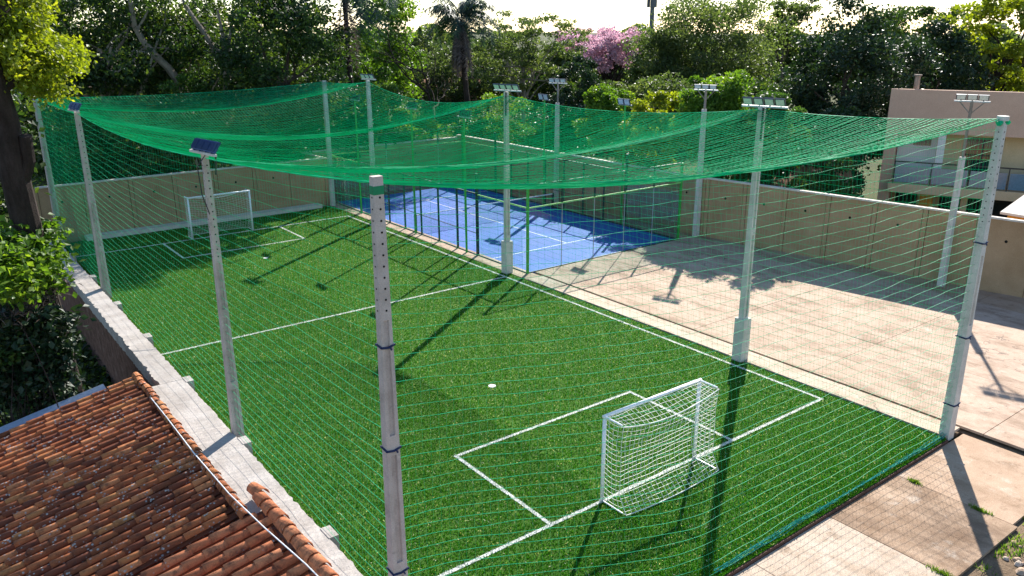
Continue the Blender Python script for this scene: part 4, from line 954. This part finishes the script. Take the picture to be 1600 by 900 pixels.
# --- garden tree by the wall
bx_ = pt(48, 352, 25.5)
gt = thing('garden_tree', 'thick leaning dark trunk with bright yellow green foliage in the garden', 'tree', (bx_[0]+.2, bx_[1]+.3, -2.6))
m = MB(); P = np.array([(bx_[0]+.25, bx_[1]+.3, -2.7), pt(54, 420, 25.5), pt(42, 352, 25.4), pt(22, 270, 25.2), pt(11, 190, 25), pt(-9, 130, 24.8), pt(-30, 60, 24.6), pt(-60, -60, 24.4)])
m.tube(P, [.46, .42, .36, .35, .29, .29, .24, .2], 12)
m.tube([pt(32, 290, 25.2), pt(45, 250, 25.0), pt(40, 212, 24.8)], [.2, .17, .15], 9)
m.tube([pt(2, 140, 24.8), pt(20, 128, 24.9), pt(45, 95, 25.2), pt(60, 60, 25.4), pt(66, 20, 25.6)], [.16, .12, .09, .06, .04], 7)
m.tube([pt(25, 120, 24.9), pt(18, 80, 25), pt(24, 40, 25)], [.09, .06, .03], 6); m.tube([pt(-10, 60, 24.7), pt(5, 20, 24.8), pt(12, -20, 25)], [.2, .17, .14], 7)
m.build('trunk', 'bark_dark', gt)
m = MB(); C = []
for px, py, n_ in ((30, 55, 16), (62, 80, 16), (95, 85, 14), (20, 95, 10), (55, 120, 12), (10, 35, 9), (45, 25, 12), (110, 95, 7), (40, 5, 9), (80, 135, 7), (-30, 60, 12), (-20, -20, 10), (60, -40, 8)):
    for q in range(n_): C.append(pt(px+random.gauss(0, 15), py+random.gauss(0, 11), 25.6+random.gauss(0, .9)))
C = np.array(C); ci = np.repeat(np.arange(len(C)), 120); P = C[ci]+rng.normal(size=(len(ci), 3))*np.array([.22, .22, .14])
m.leaves(P, .13, np.clip(rng.random(len(C))[ci]*.5+rng.random(len(ci))*.5, 0, 1), .6); m.build('crown', LF['yellow'], gt)
# --- climbing shrub over the wall and darker plants below
def clump_plant(name, label, spots_, leaf, ls, spread, nl, z0=-2.6, cat='shrub', aspect=.7):
    C = np.array([pt(*s_) for s_ in spots_]); b = C.mean(0); root = thing(name, label, cat, (b[0], b[1], z0))
    m = MB()
    for c in C: m.tube(curve((b[0]+rng.normal()*.2, b[1]+rng.normal()*.2, z0-.05), c, .08, 6), np.linspace(.025, .008, 6), 5, False)
    m.build('stems', 'bark_dark', root)
    m = MB(); ci = np.repeat(np.arange(len(C)), nl); P = C[ci]+rng.normal(size=(len(ci), 3))*np.array([spread, spread, spread*.6])
    m.leaves(P, ls, np.clip(rng.random(len(C))[ci]*.4+rng.random(len(ci))*.6, 0, 1), aspect, .6); m.build('foliage', LF[leaf], root)
clump_plant('garden_shrub', 'sunlit leafy climber heaped over the garden side of the retaining wall', [(15, 395, 24.4), (40, 400, 24.4), (62, 392, 25.0), (28, 425, 24.0), (55, 428, 24.4), (78, 412, 25.2), (8, 420, 23.8), (52, 370, 25.4), (68, 358, 25.8), (35, 452, 23.9), (5, 450, 23.4), (12, 372, 25.0), (-15, 400, 24.0), (75, 440, 25.0)], 'bright', .2, .3, 190)
clump_plant('garden_shrub', 'brownish dry sprig tangle below the sunlit climber', [(45, 475, 24.2), (65, 460, 24.8), (25, 495, 23.8), (85, 448, 25.4)], 'dry', .22, .25, 70, aspect=.25)
clump_plant('garden_shrub', 'pale leafed shrub low in the dark garden', [(5, 530, 24.2), (20, 550, 24), (0, 560, 23.9), (15, 515, 24.3)], 'mid', .16, .24, 160)
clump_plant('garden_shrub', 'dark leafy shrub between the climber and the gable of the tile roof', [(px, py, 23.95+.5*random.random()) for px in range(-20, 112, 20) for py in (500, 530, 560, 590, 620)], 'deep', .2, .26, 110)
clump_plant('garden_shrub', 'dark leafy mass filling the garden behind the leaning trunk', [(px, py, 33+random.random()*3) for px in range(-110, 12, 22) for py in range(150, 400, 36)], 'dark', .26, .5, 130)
for i, (px, py, D, r_) in enumerate(((60, 600, 23.5, 1.3), (130, 590, 24.5, 1.1), (20, 640, 22.0, 1.2))):
    c = pt(px, py, D); root = thing('garden_fern', ['dark arching fern in the garden below the climber', 'dark arching fern close to the retaining wall foot', 'dark arching fern beside the corrugated metal sheet'][i], 'fern', (c[0], c[1], -2.6), 'ferns in the garden')
    m = MB()
    for q in range(26):
        a = rng.random()*6.28; k = 9; s = np.linspace(0, 1, k); ang = 1.2-1.9*s; dx = np.cumsum(np.cos(ang))/k*r_; dz = np.cumsum(np.sin(ang))/k*r_
        Q = np.stack([c[0]+math.cos(a)*dx, c[1]+math.sin(a)*dx, -2.6+dz+.3], 1); sd_ = np.array([-math.sin(a), math.cos(a), 0])
        for j in range(1, k-1):
            for sg in (-1, 1): m.add([Q[j]-(Q[j+1]-Q[j])*.3, Q[j]+(Q[j+1]-Q[j])*.3, Q[j]+sd_*sg*.22*math.sin(s[j]*2.6+.3)-np.array([0, 0, .06])], None, [(0, 1, 2)], a=rng.random())
    for q in range(3): m.tube([(c[0], c[1], -2.65), (c[0], c[1], -2.2)], .06, 5)
    m.build('fronds', LF['palm'], root)
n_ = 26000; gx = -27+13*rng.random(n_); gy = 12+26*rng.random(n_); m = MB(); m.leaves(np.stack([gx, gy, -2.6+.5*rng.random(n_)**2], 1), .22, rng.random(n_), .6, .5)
tag(m.build('garden_undergrowth', LF['dark']), 'dark leafy undergrowth covering the garden floor', 'undergrowth', kind='stuff')
# --- distant wood along the horizon and scrub over the open ground
m = MB(); n_ = 70000; a = rng.random(n_); px = -300+2300*a; D = 140+16*rng.random(n_); hh = (7.2+1.6*np.sin(px*.021)+1.3*np.sin(px*.057+1))*rng.random(n_)**.8
d = fw[None]+rt[None]*((px-800)/F)[:, None]+up[None]*((450-42)/F); d = d/np.hypot(d[:, 0], d[:, 1])[:, None]
P = CAM[None]+d*D[:, None]; P[:, 2] = hh; m.leaves(P, 1.0, rng.random(n_), .7, .2)
tag(m.build('distant_wood', LF['olive']), 'far mass of trees along the horizon', 'wood', kind='stuff')
m = MB(); n_ = 60000; gx = -20+75*rng.random(n_); gy = 36+60*rng.random(n_)**1.3; m.leaves(np.stack([gx, gy, .6*rng.random(n_)**2-.1], 1), .3, rng.random(n_), .5, .5)
tag(m.build('rough_ground_cover', LF['mid']), 'rough green ground cover beyond the walls', 'ground cover', kind='stuff')
# --- rubble and weeds at the broken edge of the slabs
def stone(x, y, r_, z, i):
    m = MB(); k = 7; V = [(x, y, z+r_*.75)]; 
    for zz, rr in ((.55, .6), (.05, 1.0), (-.3, .7)):
        for j in range(k): a = j*6.283/k+zz; q = r_*rr*(.75+.5*random.random()); V.append((x+q*math.cos(a), y+q*math.sin(a)*.8, z+zz*r_))
    T3 = [(0, 1+j, 1+(j+1) % k) for j in range(k)]; Q = [(1+o*k+j, 1+(o+1)*k+j, 1+(o+1)*k+(j+1) % k, 1+o*k+(j+1) % k) for o in (0, 1) for j in range(k)]
    m.add(V, Q, T3); return m.build('stone', 'slab_pale' if i % 3 else 'slab_tan', loc=(x, y, z))
for i in range(34):
    x = -3.4+random.random()*2.6; y = -5.75-random.random()*1.4 if x < -1.9 else -5.7-random.random()*1.4
    tag(stone(x, y, .04+.1*random.random()**2, -.155, i), 'loose stone lying in the weedy dirt at the broken slab edge', 'stone', 'loose stones at the slab edge')
wd_ = MB(); n_ = 5000; gx = -3.9+4.3*rng.random(n_); gy = -5.6-1.8*rng.random(n_); k_ = (np.sin(gx*4.1)+np.sin(gy*5.3+1)+rng.normal(size=n_)*.5) > .7
k_ &= (gx > -1.9) | (gy < -5.8); blades(wd_, gx[k_], gy[k_], .09, .012, rng.random(k_.sum()))
jx = np.concatenate([np.full(500, -1.98)+rng.normal(size=500)*.03, -4.68+rng.normal(size=300)*.03]); jy = np.concatenate([np.where(rng.random(500) < .5, -5.0+rng.normal(size=500)*.1, -3.6+rng.normal(size=500)*.06), -5.6+rng.normal(size=300)*.15])
b0 = len(wd_.v); blades(wd_, jx, jy, .06, .01, rng.random(800)); V = wd_.v[-1]; V[:, 2] -= .09
for q in range(len(wd_.v)-1): wd_.v[q][:, 2] -= .165
tag(wd_.build('weeds', LF['bright']), 'small green weeds in the dirt and slab joints', 'weeds', kind='stuff')
for o in bpy.data.objects:
    if '_w' in o: del o['_w']
